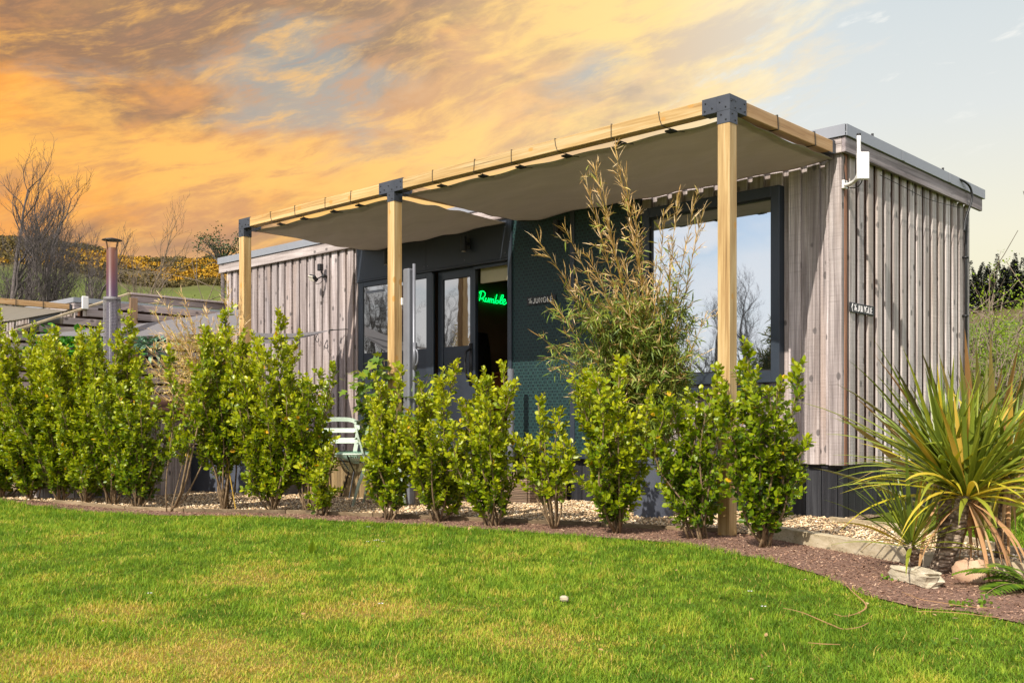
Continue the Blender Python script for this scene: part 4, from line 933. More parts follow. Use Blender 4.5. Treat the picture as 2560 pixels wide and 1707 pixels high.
# antenna
an = thing('antenna', 'white panel antenna on a curved bracket at the cabin corner', 'antenna', (0, .06, 2.8))
b0 = onX(2110, 462, .012); arm = [b0, onX(2120, 462, .07), onX(2136, 453, .15), onX(2145, 437, .20), onX(2147, 400, .20), onX(2147, 340, .20)]
mb = MB(); mb.tube([tuple(q) for q in smooth_line(arm)], .016, 10, .5); keep(mb.build('bracket_arm', M['white'], None, 0, True), an)
mb = MB(); mb.box(.0045, .030, b0[1]-.03, b0[1]+.03, b0[2]-.035, b0[2]+.035, .5); keep(mb.build('wall_plate', M['white'], None, .003), an)
pc = onX(2157, 415, .235)
mb = MB(); mb.obox((pc[0], pc[1], pc[2]-.110), (pc[0], pc[1], pc[2]+.110), .098, .035, (Fv[0], Fv[1], 0), .5); keep(mb.build('panel', M['white'], None, .006), an)
tp = onX(2147, 338, .20); mb = MB(); mb.tube([tp, (tp[0], tp[1], tp[2]+.012)], .0175, 10); keep(mb.build('cap', M['black'], None), an)
mb = MB(); mb.tube(smooth_line([(pc[0], pc[1], pc[2]-.10), onX(2150, 462, .19), onX(2136, 470, .12), onX(2118, 467, .05), onX(2113, 455, .03), onX(2110, 420, .03), onX(2112, 392, .05)]), .0045, 6); keep(mb.build('cable', M['black'], None), an)
cb = MB(); cb.tube(smooth_line([onX(2370, 443, -.02), onX(2392, 447, .05), onX(2412, 455, .09), onX(2426, 470, .10), onX(2430, 495, .10), onX(2422, 525, .085), onX(2413, 552, .06), onX(2411, 580, .06)]), .011, 8)
tag(cb.build('cable', M['black'], None, 0, True), 'thick black cable looping over the far roof edge', 'cable')
lc = MB(); lc.tube(smooth_line([onX(2200, 438, .055), onX(2260, 468, .06), onX(2320, 498, .055), onX(2400, 520, .055)]), .003, 5); tag(lc.build('cable', M['rope'], None), 'thin wire sagging under the side fascia', 'cable')

# ------------------------------------------------------------------ fence
fe = thing('slatted_fence', 'grey horizontal slat fence with a sloping left end', 'fence', (-10.3, -1.2, 0))
def ftop(y): return 2.665 if y > -1.17 else 2.665+(y+1.17)*.403
mb = MB(); z = .10
while z < 2.58:
    # slat runs from where the sloping rail meets it
    y0 = max(-6.2, -1.17+(z+.105-2.665)/.403) if z+.105 > .65 else -6.2
    mb.box(-10.3, -10.278, y0, .62, z, z+.094, random.random()); mb.box(-10.365, -10.345, y0+.2, .62, z+.055, z+.135 if z < 2.4 else z+.09, random.random()*.3, 1)
    z += .130
keep(mb.build('slat', [M['fence_y'], simple('dark_back_slat', (.07, .045, .035), .9, .1)], None, .002), fe)
for y_ in (-4.9, -3.0, -1.12, .55):
    mb = MB(); mb.box(-10.277 if y_ == -1.12 else -10.344, -10.232 if y_ == -1.12 else -10.301, y_-.055, y_+.055, 0, ftop(y_)-.04, random.random()); keep(mb.build('post', M['fence_z'], None, .003), fe)
mb = MB(); mb.obox((-10.32, -1.15, 2.69), (-10.32, -6.2, ftop(-6.2)+.02), .13, .030, rnd=.95); keep(mb.build('sloping_rail', M['sleeper'], None, .003), fe)
mb = MB(); mb.box(-10.39, -10.25, -1.16, .63, 2.672, 2.70, .6); keep(mb.build('top_rail', M['fence_y'], None, .003), fe)
mb = MB(); c0 = (-10.22, -1.9, 2.62); a = onX(215, 744, -10.2); mb.box(-10.235, -10.20, a[1]-.05, a[1]+.04, a[2]-.16, a[2]+.02, .5); tag(mb.build('white_box', M['white'], None, .008), 'small white box standing up behind the fence rail', 'box')

# ------------------------------------------------------------------ hot tub and flue
tx, ty, _ = atD(268, 1060, 11.7); tx, ty = float(tx), float(ty)
tb = thing('hot_tub', 'round timber hot tub with brown padded cover behind the hedge', 'hot tub', (tx, ty, 0))
mb = MB(); n_ = 64
for i in range(n_):
    a0, a1 = 2*pi*i/n_+.004, 2*pi*(i+1)/n_-.004; R1, R0 = .93, .90
    V = [(tx+r*cos(a), ty+r*sin(a), z) for z in (.0, .90) for r, a in ((R1, a0), (R1, a1), (R0, a1), (R0, a0))]
    mb.add(V, [(0, 1, 5, 4), (1, 2, 6, 5), (2, 3, 7, 6), (3, 0, 4, 7), (4, 5, 6, 7)], random.random())
keep(mb.build('stave', M['clad_z'], None, .002), tb)
mb = MB(); mb.lathe(tx, ty, [(.90, .86), (.97, .865), (.985, .89), (.985, .95), (.97, .975), (.93, .985), (.935, 1.0), (.90, 1.06), (.5, 1.10), (.01, 1.11)], 48); keep(mb.build('cover', M['brown'], None, 0, True), tb)
fx0, fy0, _ = atD(280, 1060, 12.4); fx0, fy0 = float(fx0), float(fy0)
fu = thing('stove_flue', 'heat-tinted steel flue with cowl and mesh guard above the hedge', 'flue', (fx0, fy0, 0))
mb = MB(); mb.lathe(fx0, fy0, [(.066, .3), (.066, 2.955), (.060, 2.958), (.060, 2.90)], 32, cap=False); keep(mb.build('pipe', M['flue'], None, 0, True), fu)
mb = MB(); mb.lathe(fx0, fy0, [(.118, 3.055), (.120, 3.05), (.100, 3.062), (.012, 3.082)], 24)
keep(mb.build('cowl', M['black'], None, 0), fu)
for a in (0.3, 1.9, 3.4, 5.0):
    mb = MB(); mb.tube([(fx0+.064*cos(a), fy0+.064*sin(a), 2.93), (fx0+.10*cos(a), fy0+.10*sin(a), 3.055)], .007, 5); keep(mb.build('cowl_strut', M['flue'], None), fu)
mb = MB(); gr = .100
for z in np.arange(1.15, 2.335, .018): mb.tube([(fx0+gr*cos(a), fy0+gr*sin(a), z) for a in np.linspace(0, 2*pi, 25)], .0022, 4, cap=False)
for a in np.arange(40)*2*pi/40: mb.tube([(fx0+gr*cos(a), fy0+gr*sin(a), 1.15), (fx0+gr*cos(a), fy0+gr*sin(a), 2.335)], .0016, 4, cap=False)
mb.lathe(fx0, fy0, [(.104, 2.325), (.104, 2.352), (.070, 2.354), (.070, 2.349), (.101, 2.345), (.101, 2.325)], 28, cap=False)
keep(mb.build('mesh_guard', M['steel'], None), fu)

# shade sail
A = np.array(atD(70, 838, 12.6)); B = np.array(onY(826, 825, -.16)); Cc = np.array(atD(606, 772, 13.2)); D = np.array(atD(652, 860, 11.3)); Mm = np.array(onY(612, 830, -1.3))
sa = thing('shade_sail', 'grey twisted shade sail stretched from the fence to the cladding', 'shade sail', tuple(B))
mb = MB()
def tri(P0, P1, P2, b01=0, b12=0, b20=0):
    def f(u, v):
        p = P0+(P1-P0)*u*(1-v)+(P2-P0)*v*1.0 if False else (P0*(1-u)+P1*u)*(1-v)+(P0*(1-u)+P2*u)*v
        p = p.copy(); p[2] += -.03*sin(pi*u)*(1+.3*sin(pi*v)); return p
    return f
mb.grid(tri(A, Cc, Mm), 30, 10); mb.grid(tri(B, Mm, D), 30, 10)
keep(mb.build('cloth', M['sail'], None, 0, True), sa)
mb = MB(); h0 = onY(865, 823, -.03); mb.tube([tuple(B), h0], .006, 5); mb.tube([h0, (h0[0], .0, h0[2])], .006, 5); mb.tube([tuple(B-np.array([.02, 0, 0])), tuple(B+np.array([.05, 0, 0]))], .010, 6)
keep(mb.build('rope', M['rope'], None), sa)
mb = MB(); mb.tube([tuple(A), tuple(A+np.array([-.6, -.2, .1]))], .005, 5); keep(mb.build('rope', M['rope'], None), sa)

# ------------------------------------------------------------------ planters, decking, furniture
def pot_round(cx, cy, r0, r1, h, label):
    o = thing('plant_pot', label, 'plant pot', (cx, cy, 0))
    mb = MB(); mb.lathe(cx, cy, [(r0*.98, 0), (r0, .004), (r1-.006, h-.06), (r1+.004, h-.055), (r1+.006, h-.004), (r1+.002, h), (r1-.022, h), (r1-.028, h-.06)], 48, cap=False); keep(mb.build('pot', M['pot'], None, 0), o)
    mb = MB(); mb.lathe(cx, cy, [(r1-.028, h-.055), (.01, h-.04)], 24); keep(mb.build('soil', M['soil'], None), o); return o
POT = onZ(1634, 1292, 0); POT = (float(POT[0]), float(POT[1]))
pot_round(POT[0], POT[1], .17, .215, .52, 'slate grey pot holding the tall bamboo by the window')
p0 = np.array(onZ(480, 1230, 0)[:2]); p1 = np.array(onZ(702, 1241, 0)[:2]); dv = (p1-p0)/np.linalg.norm(p1-p0); nv_ = np.array([-dv[1], dv[0]])
tr_ = thing('trough_planter', 'large slate grey trough planter behind the hedge', 'planter', (*p0, 0))
mb = MB()
def ring(z, g, ins=0):
    return [tuple(p0+dv*(-g+ins)+nv_*(-g*.6+ins))+(z,), tuple(p1+dv*(g-ins)+nv_*(-g*.6+ins))+(z,), tuple(p1+dv*(g-ins)+nv_*(.46+g*.6-ins))+(z,), tuple(p0+dv*(-g+ins)+nv_*(.46+g*.6-ins))+(z,)]
V = ring(0, 0)+ring(.45, .06)+ring(.455, .085)+ring(.52, .09)+ring(.52, .09, .05)+ring(.44, .06, .05)
F = [(k*4+j, k*4+(j+1) % 4, (k+1)*4+(j+1) % 4, (k+1)*4+j) for k in range(5) for j in range(4)]+[(3, 2, 1, 0)]
mb.add(V, F, .5); keep(mb.build('trough', M['pot'], None, .006), tr_)
mb = MB(); mb.add(ring(.45, .06, .045), [(0, 1, 2, 3)], .5); keep(mb.build('soil', M['soil'], None), tr_)

dk = thing('raised_deck', 'low timber deck with reeded skirt in front of the glazing', 'deck', (-5.4, -.7, 0))
mb = MB(); y = -1.28
while y < -.06: mb.box(-6.3, -4.42, y, y+.118, .405, .430, random.random()); y += .124
keep(mb.build('deck_board', M['deck_x'], None, .002), dk)
mb = MB(); x = -6.28
while x < -4.43: mb.box(x, x+.017, -1.262, -1.245, .02, .403, random.random()); x += .021
y = -1.24
while y < -.06: mb.box(-4.447, -4.43, y, y+.017, .02, .403, random.random()); y += .021
mb.box(-6.28, -4.45, -1.243, -1.23, .02, .40, .1); keep(mb.build('skirt', M['deck_wood'], None), dk)
stp = thing('door_step', 'brown grooved timber step box below the open doorway', 'step', (-3.7, -.3, 0))
mb = MB(); z = .02
while z < .27:
    mb.box(-4.40, -2.98, -.62, -.60, z, z+.012, random.random()); mb.box(-2.98, -2.96, -.60, -.035, z, z+.012, random.random()); z += .017
mb.box(-4.39, -2.99, -.598, -.585, .01, .27, .1); mb.box(-3.0, -2.982, -.59, -.05, .01, .27, .1); keep(mb.build('riser', M['deck_x'], None), stp)
mb = MB(); y = -.63
while y < -.12: mb.box(-4.41, -2.95, y, min(y+.118, -.03), .276, .300, random.random()); y += .124
keep(mb.build('tread', M['deck_x'], None, .002), stp)

def make_chair(loc, rz, label):
    o = thing('garden_chair', label, 'chair', loc, 'mint green chairs round the glass table'); o.rotation_euler = (0, 0, rz)
    # seat: dished shell with rolled front
    def seat(u, v):
        x = (u-.5)*.42*(1-.06*(v)); y = -.20+v*.40; z = .445-.012*math.cos((u-.5)*pi)*sin(pi*v)-(.03*max(0, .12-v)/.12)
        return (x, y, z)
    mb = MB(); mb.grid(seat, 14, 14); s = mb.build('seat', M['mint'], o, 0, True); m1 = s.modifiers.new('thickness', 'SOLIDIFY'); m1.thickness = .022; m1.offset = -1
    mb = MB()
    def bk(x, z): t_ = (z-.44)/.37; return (x*(1+.10*t_), .19+.10*t_+.03*(1-(x/.21)**2)*t_-.03, z)
    loopp = [(-.17, .44), (-.185, .58), (-.19, .72), (-.165, .785), (-.10, .81), (0, .815), (.10, .81), (.165, .785), (.19, .72), (.185, .58), (.17, .44)]
    P_ = [bk(*q) for q in smooth_line(loopp, 4)]
    for i in range(len(P_)-1): mb.obox(P_[i], P_[i+1], .044, .020, (0, 1, .2), .5)
    for (za, zb) in ((.665, .715), (.545, .605)):
        def bar(u, v, za=za, zb=zb): return bk(-.185+.37*u, za+(zb-za)*v)
        mb.grid(bar, 10, 2); 
        def barb(u, v, za=za, zb=zb): q = bk(-.185+.37*u, za+(zb-za)*v); return (q[0], q[1]+.016, q[2])
        mb.grid(barb, 10, 2)
        for zz_ in (za, zb):
            def edge(u, v, zz_=zz_): q = bk(-.185+.37*u, zz_); return (q[0], q[1]+.016*v, q[2])
            mb.grid(edge, 10, 1)
    mb.build('backrest', M['mint'], o, 0, False)
    for sx in (-1, 1):
        for sy in (-1, 1):
            mb = MB(); mb.tube([(sx*.165, sy*.15, .44), (sx*.19, sy*.20+(.03 if sy > 0 else 0), .22), (sx*.215, sy*.235+(.05 if sy > 0 else 0), .0)], [.021, .017, .012], 10); mb.build('leg', M['mint'], o, 0, True)
    return o
make_chair((*map(float, onZ(848, 1240, 0)[:2]), 0.04), radians(52), 'mint green chair nearest the cladding, back loop showing left of the table')
make_chair((*map(float, onZ(966, 1264, 0)[:2]), 0), radians(128), 'mint green chair nearest the camera, seen from its side')
make_chair((*map(float, onZ(1028, 1245, 0)[:2]), 0.02), radians(-78), 'mint green chair right of the middle post, facing the table')
tc = onZ(900, 1246, 0); tcx, tcy = float(tc[0]), float(tc[1])
tbl = thing('glass_table', 'low round glass table with strung green base between the chairs', 'table', (tcx, tcy, 0))
mb = MB(); mb.lathe(tcx, tcy, [(.30, .500), (.31, .503), (.31, .507), (.30, .510)], 40); keep(mb.build('table_top', M['clear'], None), tbl)
mb = MB(); mb.tube([(tcx+.30*cos(a), tcy+.30*sin(a), .485) for a in np.linspace(0, 2*pi, 49)], .012, 8, cap=False); keep(mb.build('rim', M['mint'], None, 0, True), tbl)
mb = MB()
for i in range(48):
    a = i*2*pi/48; mb.tube([(tcx+.30*cos(a), tcy+.30*sin(a), .48), (tcx+.07*cos(a+.3), tcy+.07*sin(a+.3), .385)], .0035, 4)
mb.tube([(tcx+.07*cos(a), tcy+.07*sin(a), .383) for a in np.linspace(0, 2*pi, 25)], .006, 6, cap=False)
keep(mb.build('cord_base', M['mint'], None), tbl)
for i in range(4):
    a = i*pi/2+.4; mb = MB(); mb.tube([(tcx+.28*cos(a), tcy+.28*sin(a), .48), (tcx+.13*cos(a), tcy+.13*sin(a), .30), (tcx+.24*cos(a), tcy+.24*sin(a), 0)], .008, 6); keep(mb.build('leg', M['black'], None), tbl)

# retracted side awning beside the middle post
ax0, ay0 = PX[1]+.115, PY+.085
aw = thing('side_awning', 'grey retracted side awning cassette standing behind the middle post', 'awning', (ax0, ay0, 0))
mb = MB(); mb.box(ax0-.05, ax0+.04, ay0-.045, ay0+.045, .02, 2.30, .5); keep(mb.build('cassette', M['alu'], None, .014), aw)
mb = MB(); mb.tube([(ax0+.070, ay0+.0, .03), (ax0+.070, ay0+.0, 2.34)], .015, 12); keep(mb.build('pull_bar', M['alu'], None, 0, True), aw)
mb = MB(); mb.tube(smooth_line([(ax0+.09, ay0-.01, 1.36), (ax0+.125, ay0-.01, 1.38), (ax0+.135, ay0-.01, 1.44), (ax0+.125, ay0-.01, 1.50), (ax0+.09, ay0-.01, 1.52)]), .009, 8); mb.box(ax0+.085, ax0+.105, ay0-.03, ay0+.01, 1.32, 1.58, .5); keep(mb.build('handle', M['alu'], None, 0, True), aw)
mb = MB(); mb.box(ax0-.075, ax0-.051, ay0-.05, ay0-.01, 1.95, 2.02, .5); mb.box(ax0-.075, ax0-.051, ay0-.05, ay0-.01, .5, .57, .5); keep(mb.build('clamp', M['white'], None, .003), aw)
qx, qy, _ = onZ(1278, 1262, 0); q = onY(1278, 924, -.30)
mb = MB(); mb.box(q[0]-.028, q[0]+.022, -.33, -.285, 0, 1.38, .5); mb.box(q[0]+.0225, q[0]+.036, -.325, -.29, 0, 1.37, .2)
tag(mb.build('awning_catch_post', M['alu'], None, .004), 'slim grey metal post in front of the green panel edge', 'post')

# ------------------------------------------------------------------ plants
LV = np.array([(0, 0, 0), (.26, .26, .05), (.34, .60, .06), (.16, .90, .0), (0, 1, -.06), (-.16, .90, .0), (-.34, .60, .06), (-.26, .26, .05), (0, .5, -.05)])
LF = np.array([(0, 1, 8), (1, 2, 8), (2, 3, 8), (3, 4, 8), (4, 5, 8), (5, 6, 8), (6, 7, 8), (7, 0, 8)])
NV = np.array([(0, 0, 0), (.5, .35, .0), (-.5, .35, .0), (.36, .72, -.05), (-.36, .72, -.05), (0, 1, -.14)]); NF = np.array([(0, 1, 2), (1, 3, 2), (2, 3, 4), (3, 5, 4)])
def unit(v): return v/(np.linalg.norm(v, axis=-1, keepdims=True)+1e-9)
def leafframes(dirs, up, rg, roll=.6):
    n = len(dirs); Y = unit(dirs); nrm = up[None, :]*np.ones((n, 1))+rg.normal(size=(n, 3))*roll
    X = unit(np.cross(Y, nrm)); Z = np.cross(X, Y); return X, Y, Z
SUNV = np.array([sin(a_)*cos(e_), -cos(a_)*cos(e_), sin(e_)])

def shrub(name, x, y, H, r, nst, seed, label, group, lean=(0, 0), bare=.09, ls=.050, dens=1.0, tone=0.0, stems=None, mat='leaf', stemr=.009):
    rg = np.random.default_rng(seed); root = thing(name, label, 'shrub', (x, y, 0), group)
    br = MB(); P, Dn, S, T = [], [], [], []
    for i in range(nst):
        az_ = 2*pi*(i+rg.random()*.6)/nst; rad = r*(.25+.75*rg.random()**.7) if i else r*.1; h = H*(1-.42*(rad/r)**1.5*rg.random()-.10*rg.random()) if i else H
        if stems and i < len(stems): ex, ey, h = stems[i]
        else: ex, ey = cos(az_)*rad+lean[0], sin(az_)*rad+lean[1]
        k = 9; t_ = np.linspace(0, 1, k); c_ = .45+.75*rg.random()
        w1, w2 = rg.normal(size=2)*.032
        base = np.array([x+rg.normal()*.012, y+rg.normal()*.012, -.02])
        pts = np.stack([base[0]+ex*t_**c_+w1*np.sin(t_*7+i), base[1]+ey*t_**c_+w2*np.sin(t_*6+i), base[2]+h*t_], 1)
        br.tube(pts, stemr*(1-.75*t_)*(.7+.6*rg.random()), 6, rg.random())
        seg = np.linalg.norm(np.diff(pts, axis=0), axis=1); cum = np.concatenate([[0], np.cumsum(seg)])
        s0 = bare*H*(.7+.8*rg.random()); nt_ = int((cum[-1]-s0)/.027*dens)
        for q in range(nt_):
            s = s0+(cum[-1]-s0)*(q+rg.random())/nt_; f = s/cum[-1]
            p = np.array([np.interp(s, cum, pts[:, c]) for c in range(3)])
            a = rg.random()*2*pi; el_ = .35+.5*rg.random()+.45*f**3
            d = np.array([cos(a)*cos(el_), sin(a)*cos(el_), sin(el_)]); out_ = np.array([p[0]-x-lean[0]*f, p[1]-y-lean[1]*f, 0]); 
            d = unit(d+unit(out_)*.35*rg.random())
            ln = (.06+.17*rg.random())*(1.1-.6*f)*(1 if f > .2 else .7)*(H/1.3)**.4
            tip = p+d*ln+np.array([0, 0, .25*ln])
            mid = p+d*ln*.5
            br.tube([p, mid, tip], [.0028, .0022, .0014], 3, .5+.5*rg.random(), cap=False)
            nl = max(5, int(ln/.0105)); tt = (np.arange(nl)+.5)/nl*.85+.15
            pp = p+(tip-p)*tt[:, None]
            aa = np.arange(nl)*2.4+rg.random()*6
            side = unit(np.cross(d, [0, 0, 1.])); up_ = np.cross(side, d)
            dd = d*(.35+.55*tt[:, None])+(side*np.cos(aa)[:, None]+up_*np.sin(aa)[:, None])*.95+np.array([0, 0, .28])
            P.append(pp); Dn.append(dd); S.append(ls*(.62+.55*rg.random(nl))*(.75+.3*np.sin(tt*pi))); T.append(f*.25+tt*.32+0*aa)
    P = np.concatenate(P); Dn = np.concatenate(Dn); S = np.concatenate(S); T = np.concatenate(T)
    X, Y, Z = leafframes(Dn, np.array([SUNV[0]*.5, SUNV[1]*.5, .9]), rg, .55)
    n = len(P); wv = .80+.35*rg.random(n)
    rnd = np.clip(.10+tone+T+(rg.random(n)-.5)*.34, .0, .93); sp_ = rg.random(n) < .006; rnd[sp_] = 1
    return root, br, P, X*(S*wv)[:, None], Y*S[:, None], Z*S[:, None], rnd
def finish_shrub(args, mat='leaf', stem='stem'):
    root, br, P, X, Y, Z, rnd = args
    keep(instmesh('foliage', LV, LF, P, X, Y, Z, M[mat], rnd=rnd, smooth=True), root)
    keep(br.build('branches', M[stem], None, 0, True), root)
G1 = 'glossy green hedge shrubs along the lawn edge'
# (base px, base py, height m, radius m, stems, top lean in photo px, label)
SH = [
 (1918, 1370, 1.18, .24, 7, -.0, 'glossy shrub right of the near post with a tall bare-stemmed side shoot', dict(tone=-.10, dens=1.15)),
 (1745, 1347, 1.02, .23, 7, 0, 'dark glossy shrub just left of the near post foot', dict(tone=-.07)),
 (1541, 1334, 1.26, .27, 8, 0, 'glossy shrub in front of the slate pot', dict(tone=.04)),
 (1384, 1322, .96, .21, 5, 0, 'short thin-stemmed shrub left of the slate pot', dict(tone=.08, bare=.26, dens=.85)),
 (1228, 1316, 1.22, .24, 7, 0, 'glossy shrub in front of the doorstep', dict(tone=.06)),
 (1095, 1305, 1.28, .25, 7, 0, 'glossy shrub below the sliding door', dict(tone=.08, bare=.08)),
 (970, 1300, 1.16, .17, 6, 0, 'glossy shrub hiding the foot of the middle post', dict(tone=.06)),
 (808, 1290, .74, .14, 5, 0, 'smallest narrow shrub left of the garden chairs', dict(tone=.08)),
 (775, 1284, 1.36, .25, 8, 0, 'darker bushy shrub left of the small narrow one', dict(tone=-.06, bare=.2)),
 (684, 1282, 1.80, .31, 10, 0, 'tall bushy shrub in front of the trough planter end', dict(tone=.08, dens=1.1)),
 (566, 1276, 1.82, .30, 9, 0, 'tall upright shrub with green-capped cane beside it', dict(tone=.0, bare=.2)),
 (421, 1280, 1.52, .07, 1, 0, 'open shrub with one pale leaning stem', dict(tone=.02, bare=.36, dens=.9)),
 (348, 1272, 1.30, .24, 8, 0, 'hedge shrub with a pale stump-like foot left of the leaning stem', dict(tone=-.04, dens=1.15)),
 (279, 1263, 1.80, .30, 9, 0, 'tall hedge shrub in front of the flue', dict(tone=.02, dens=1.15)),
 (215, 1259, 1.62, .32, 9, 0, 'hedge shrub just left of the flue', dict(tone=.04, dens=1.2, bare=.08)),
 (150, 1255, 1.66, .33, 9, 0, 'dense hedge shrub below the tip of the shade sail', dict(tone=.04, dens=1.2, bare=.06)),
 (80, 1250, 1.74, .34, 9, 0, 'dense hedge shrub second from the left edge', dict(tone=.04, dens=1.2, bare=.05)),
 (5, 1246, 1.84, .36, 10, 0, 'dense hedge shrub cut by the left edge of the photo', dict(tone=.04, dens=1.2, bare=.05)),
 (-75, 1243, 1.78, .36, 9, 0, 'hedge shrub beyond the left edge of the photo', dict(tone=.02, dens=1.1, bare=.05)),
]
# extra, directed stems (photo px of their tips at the shrub's own distance)
TIPS = {0: [(1868, 872), (2000, 910), (2015, 1110), (1800, 1000), (1930, 1010)], 1: [(1790, 915), (1700, 1010), (1760, 1000), (1660, 1130)], 2: [(1545, 900), (1620, 985), (1470, 1000), (1440, 1120)], 3: [(1340, 1002), (1400, 1020), (1290, 1090), (1425, 1130)],
        4: [(1262, 925), (1230, 1000), (1290, 1100), (1190, 1040)], 5: [(1135, 905), (1060, 965), (1180, 990), (1190, 1080)], 6: [(1000, 930), (950, 950), (1045, 990)], 7: [(800, 1070)], 8: [(826, 918), (812, 1000), (755, 960)],
        9: [(693, 792), (640, 850), (745, 850), (610, 940), (760, 960)], 10: [(566, 782), (615, 835), (530, 880), (500, 1000)], 11: [(508, 828), (540, 900), (478, 985), (560, 1010)], 12: [(345, 930), (400, 1010), (300, 970)], 13: [(300, 788), (250, 860), (340, 900)],
        14: [(205, 838), (165, 890)], 15: [(150, 830), (105, 880)], 16: [(68, 828), (120, 850)], 17: [(12, 795), (40, 850)]}
for i, (px, py, H, r, ns, ln, lb, kw) in enumerate(SH):
    x, y, _ = onZ(px, py, 0); d = FOC*CZ/(py-HOR)
    st = []
    for tx_, ty_ in TIPS.get(i, []):
        q = atD(tx_, ty_, d+(((tx_*7+ty_*3) % 11)-5)/5*.12); st.append((q[0]-x, q[1]-y, q[2]))
    if i == 0: st = [st[0], st[1]]+st[2:]
    Hh = max([H]+[s_[2] for s_ in st]) if st else H
    finish_shrub(shrub('hedge_shrub', float(x), float(y), Hh if not st else H, r*(1.5 if px > 400 else 1.75)*(.8+.4*((i*37) % 10)/10), ns+len(st)+(2 if px < 400 else 0), 100+i, lb, G1, stems=st, **kw), 'leaf')
# garden canes
c0 = np.array(atD(548, 1035, 9.3)); c1 = np.array(atD(526, 908, 9.3)); cb_ = c0+(c0-c1)*(c0[2]/(c1[2]-c0[2]))
cn_ = thing('garden_cane', 'thin garden cane with a green cap leaning in the hedge', 'cane', tuple(cb_))
mb = MB(); mb.tube([tuple(cb_), tuple(c1)], .006, 6); keep(mb.build('cane', M['culm'], None), cn_)
mb = MB(); mb.tube([tuple(c1-np.array([0, 0, .02])), tuple(c1+np.array([0, 0, .018]))], [.012, .016], 8); keep(mb.build('cap', simple('green_cap', (.02, .35, .22), .5), None), cn_)

# broad-leaved climber round the middle post
rg = np.random.default_rng(5); vx, vy = PX[1]-.05, PY+.02
vi = thing('climbing_plant', 'broad lobed-leaf plant spreading round the middle post', 'plant', (vx, vy, 0))
mb = MB(); P, Dn, S = [], [], []
for px, py in ((895, 925), (925, 915), (960, 900), (905, 1000), (940, 960), (1040, 925), (1075, 935), (1060, 1000), (985, 950), (900, 1060), (1030, 1040), (930, 1060), (880, 960), (1010, 985)):
    q = np.array(atD(px, py, 9.55+rg.random()*.5)); b = np.array([vx, vy, .05]); t_ = np.linspace(0, 1, 8)[:, None]; pts = b+(q-b)*t_+np.array([0, 0, 1])*(np.sin(t_*pi)*.12); mb.tube(pts, .007*(1-.7*t_[:, 0]), 5)
    for j in range(38):
        f = .35+.65*rg.random(); p = np.array([np.interp(f, t_[:, 0], pts[:, c]) for c in range(3)])+rg.normal(size=3)*.045
        P.append(p); Dn.append(rg.normal(size=3)*[1, 1, .3]+[0, -.3, -.15]); S.append(.07+.06*rg.random())
P = np.array(P); Dn = np.array(Dn); S = np.array(S); X, Y, Z = leafframes(Dn, np.array([.1, -.6, .8]), rg, .4)
VV = np.array([(0, 0, 0), (.45, .1, .02), (.22, .3, 0), (.55, .55, .03), (.2, .6, 0), (0, 1, -.08), (-.2, .6, 0), (-.55, .55, .03), (-.22, .3, 0), (-.45, .1, .02), (0, .35, -.05)]); VFc = np.array([(k, (k+1) % 10, 10) for k in range(10)])
keep(instmesh('foliage', VV, VFc, P, X*S[:, None], Y*S[:, None], Z*S[:, None], M['vine'], smooth=True, rnd=np.clip(rg.random(len(P))*.8+.1, 0, 1)), vi)
keep(mb.build('branches', M['stem'], None, 0, True), vi)

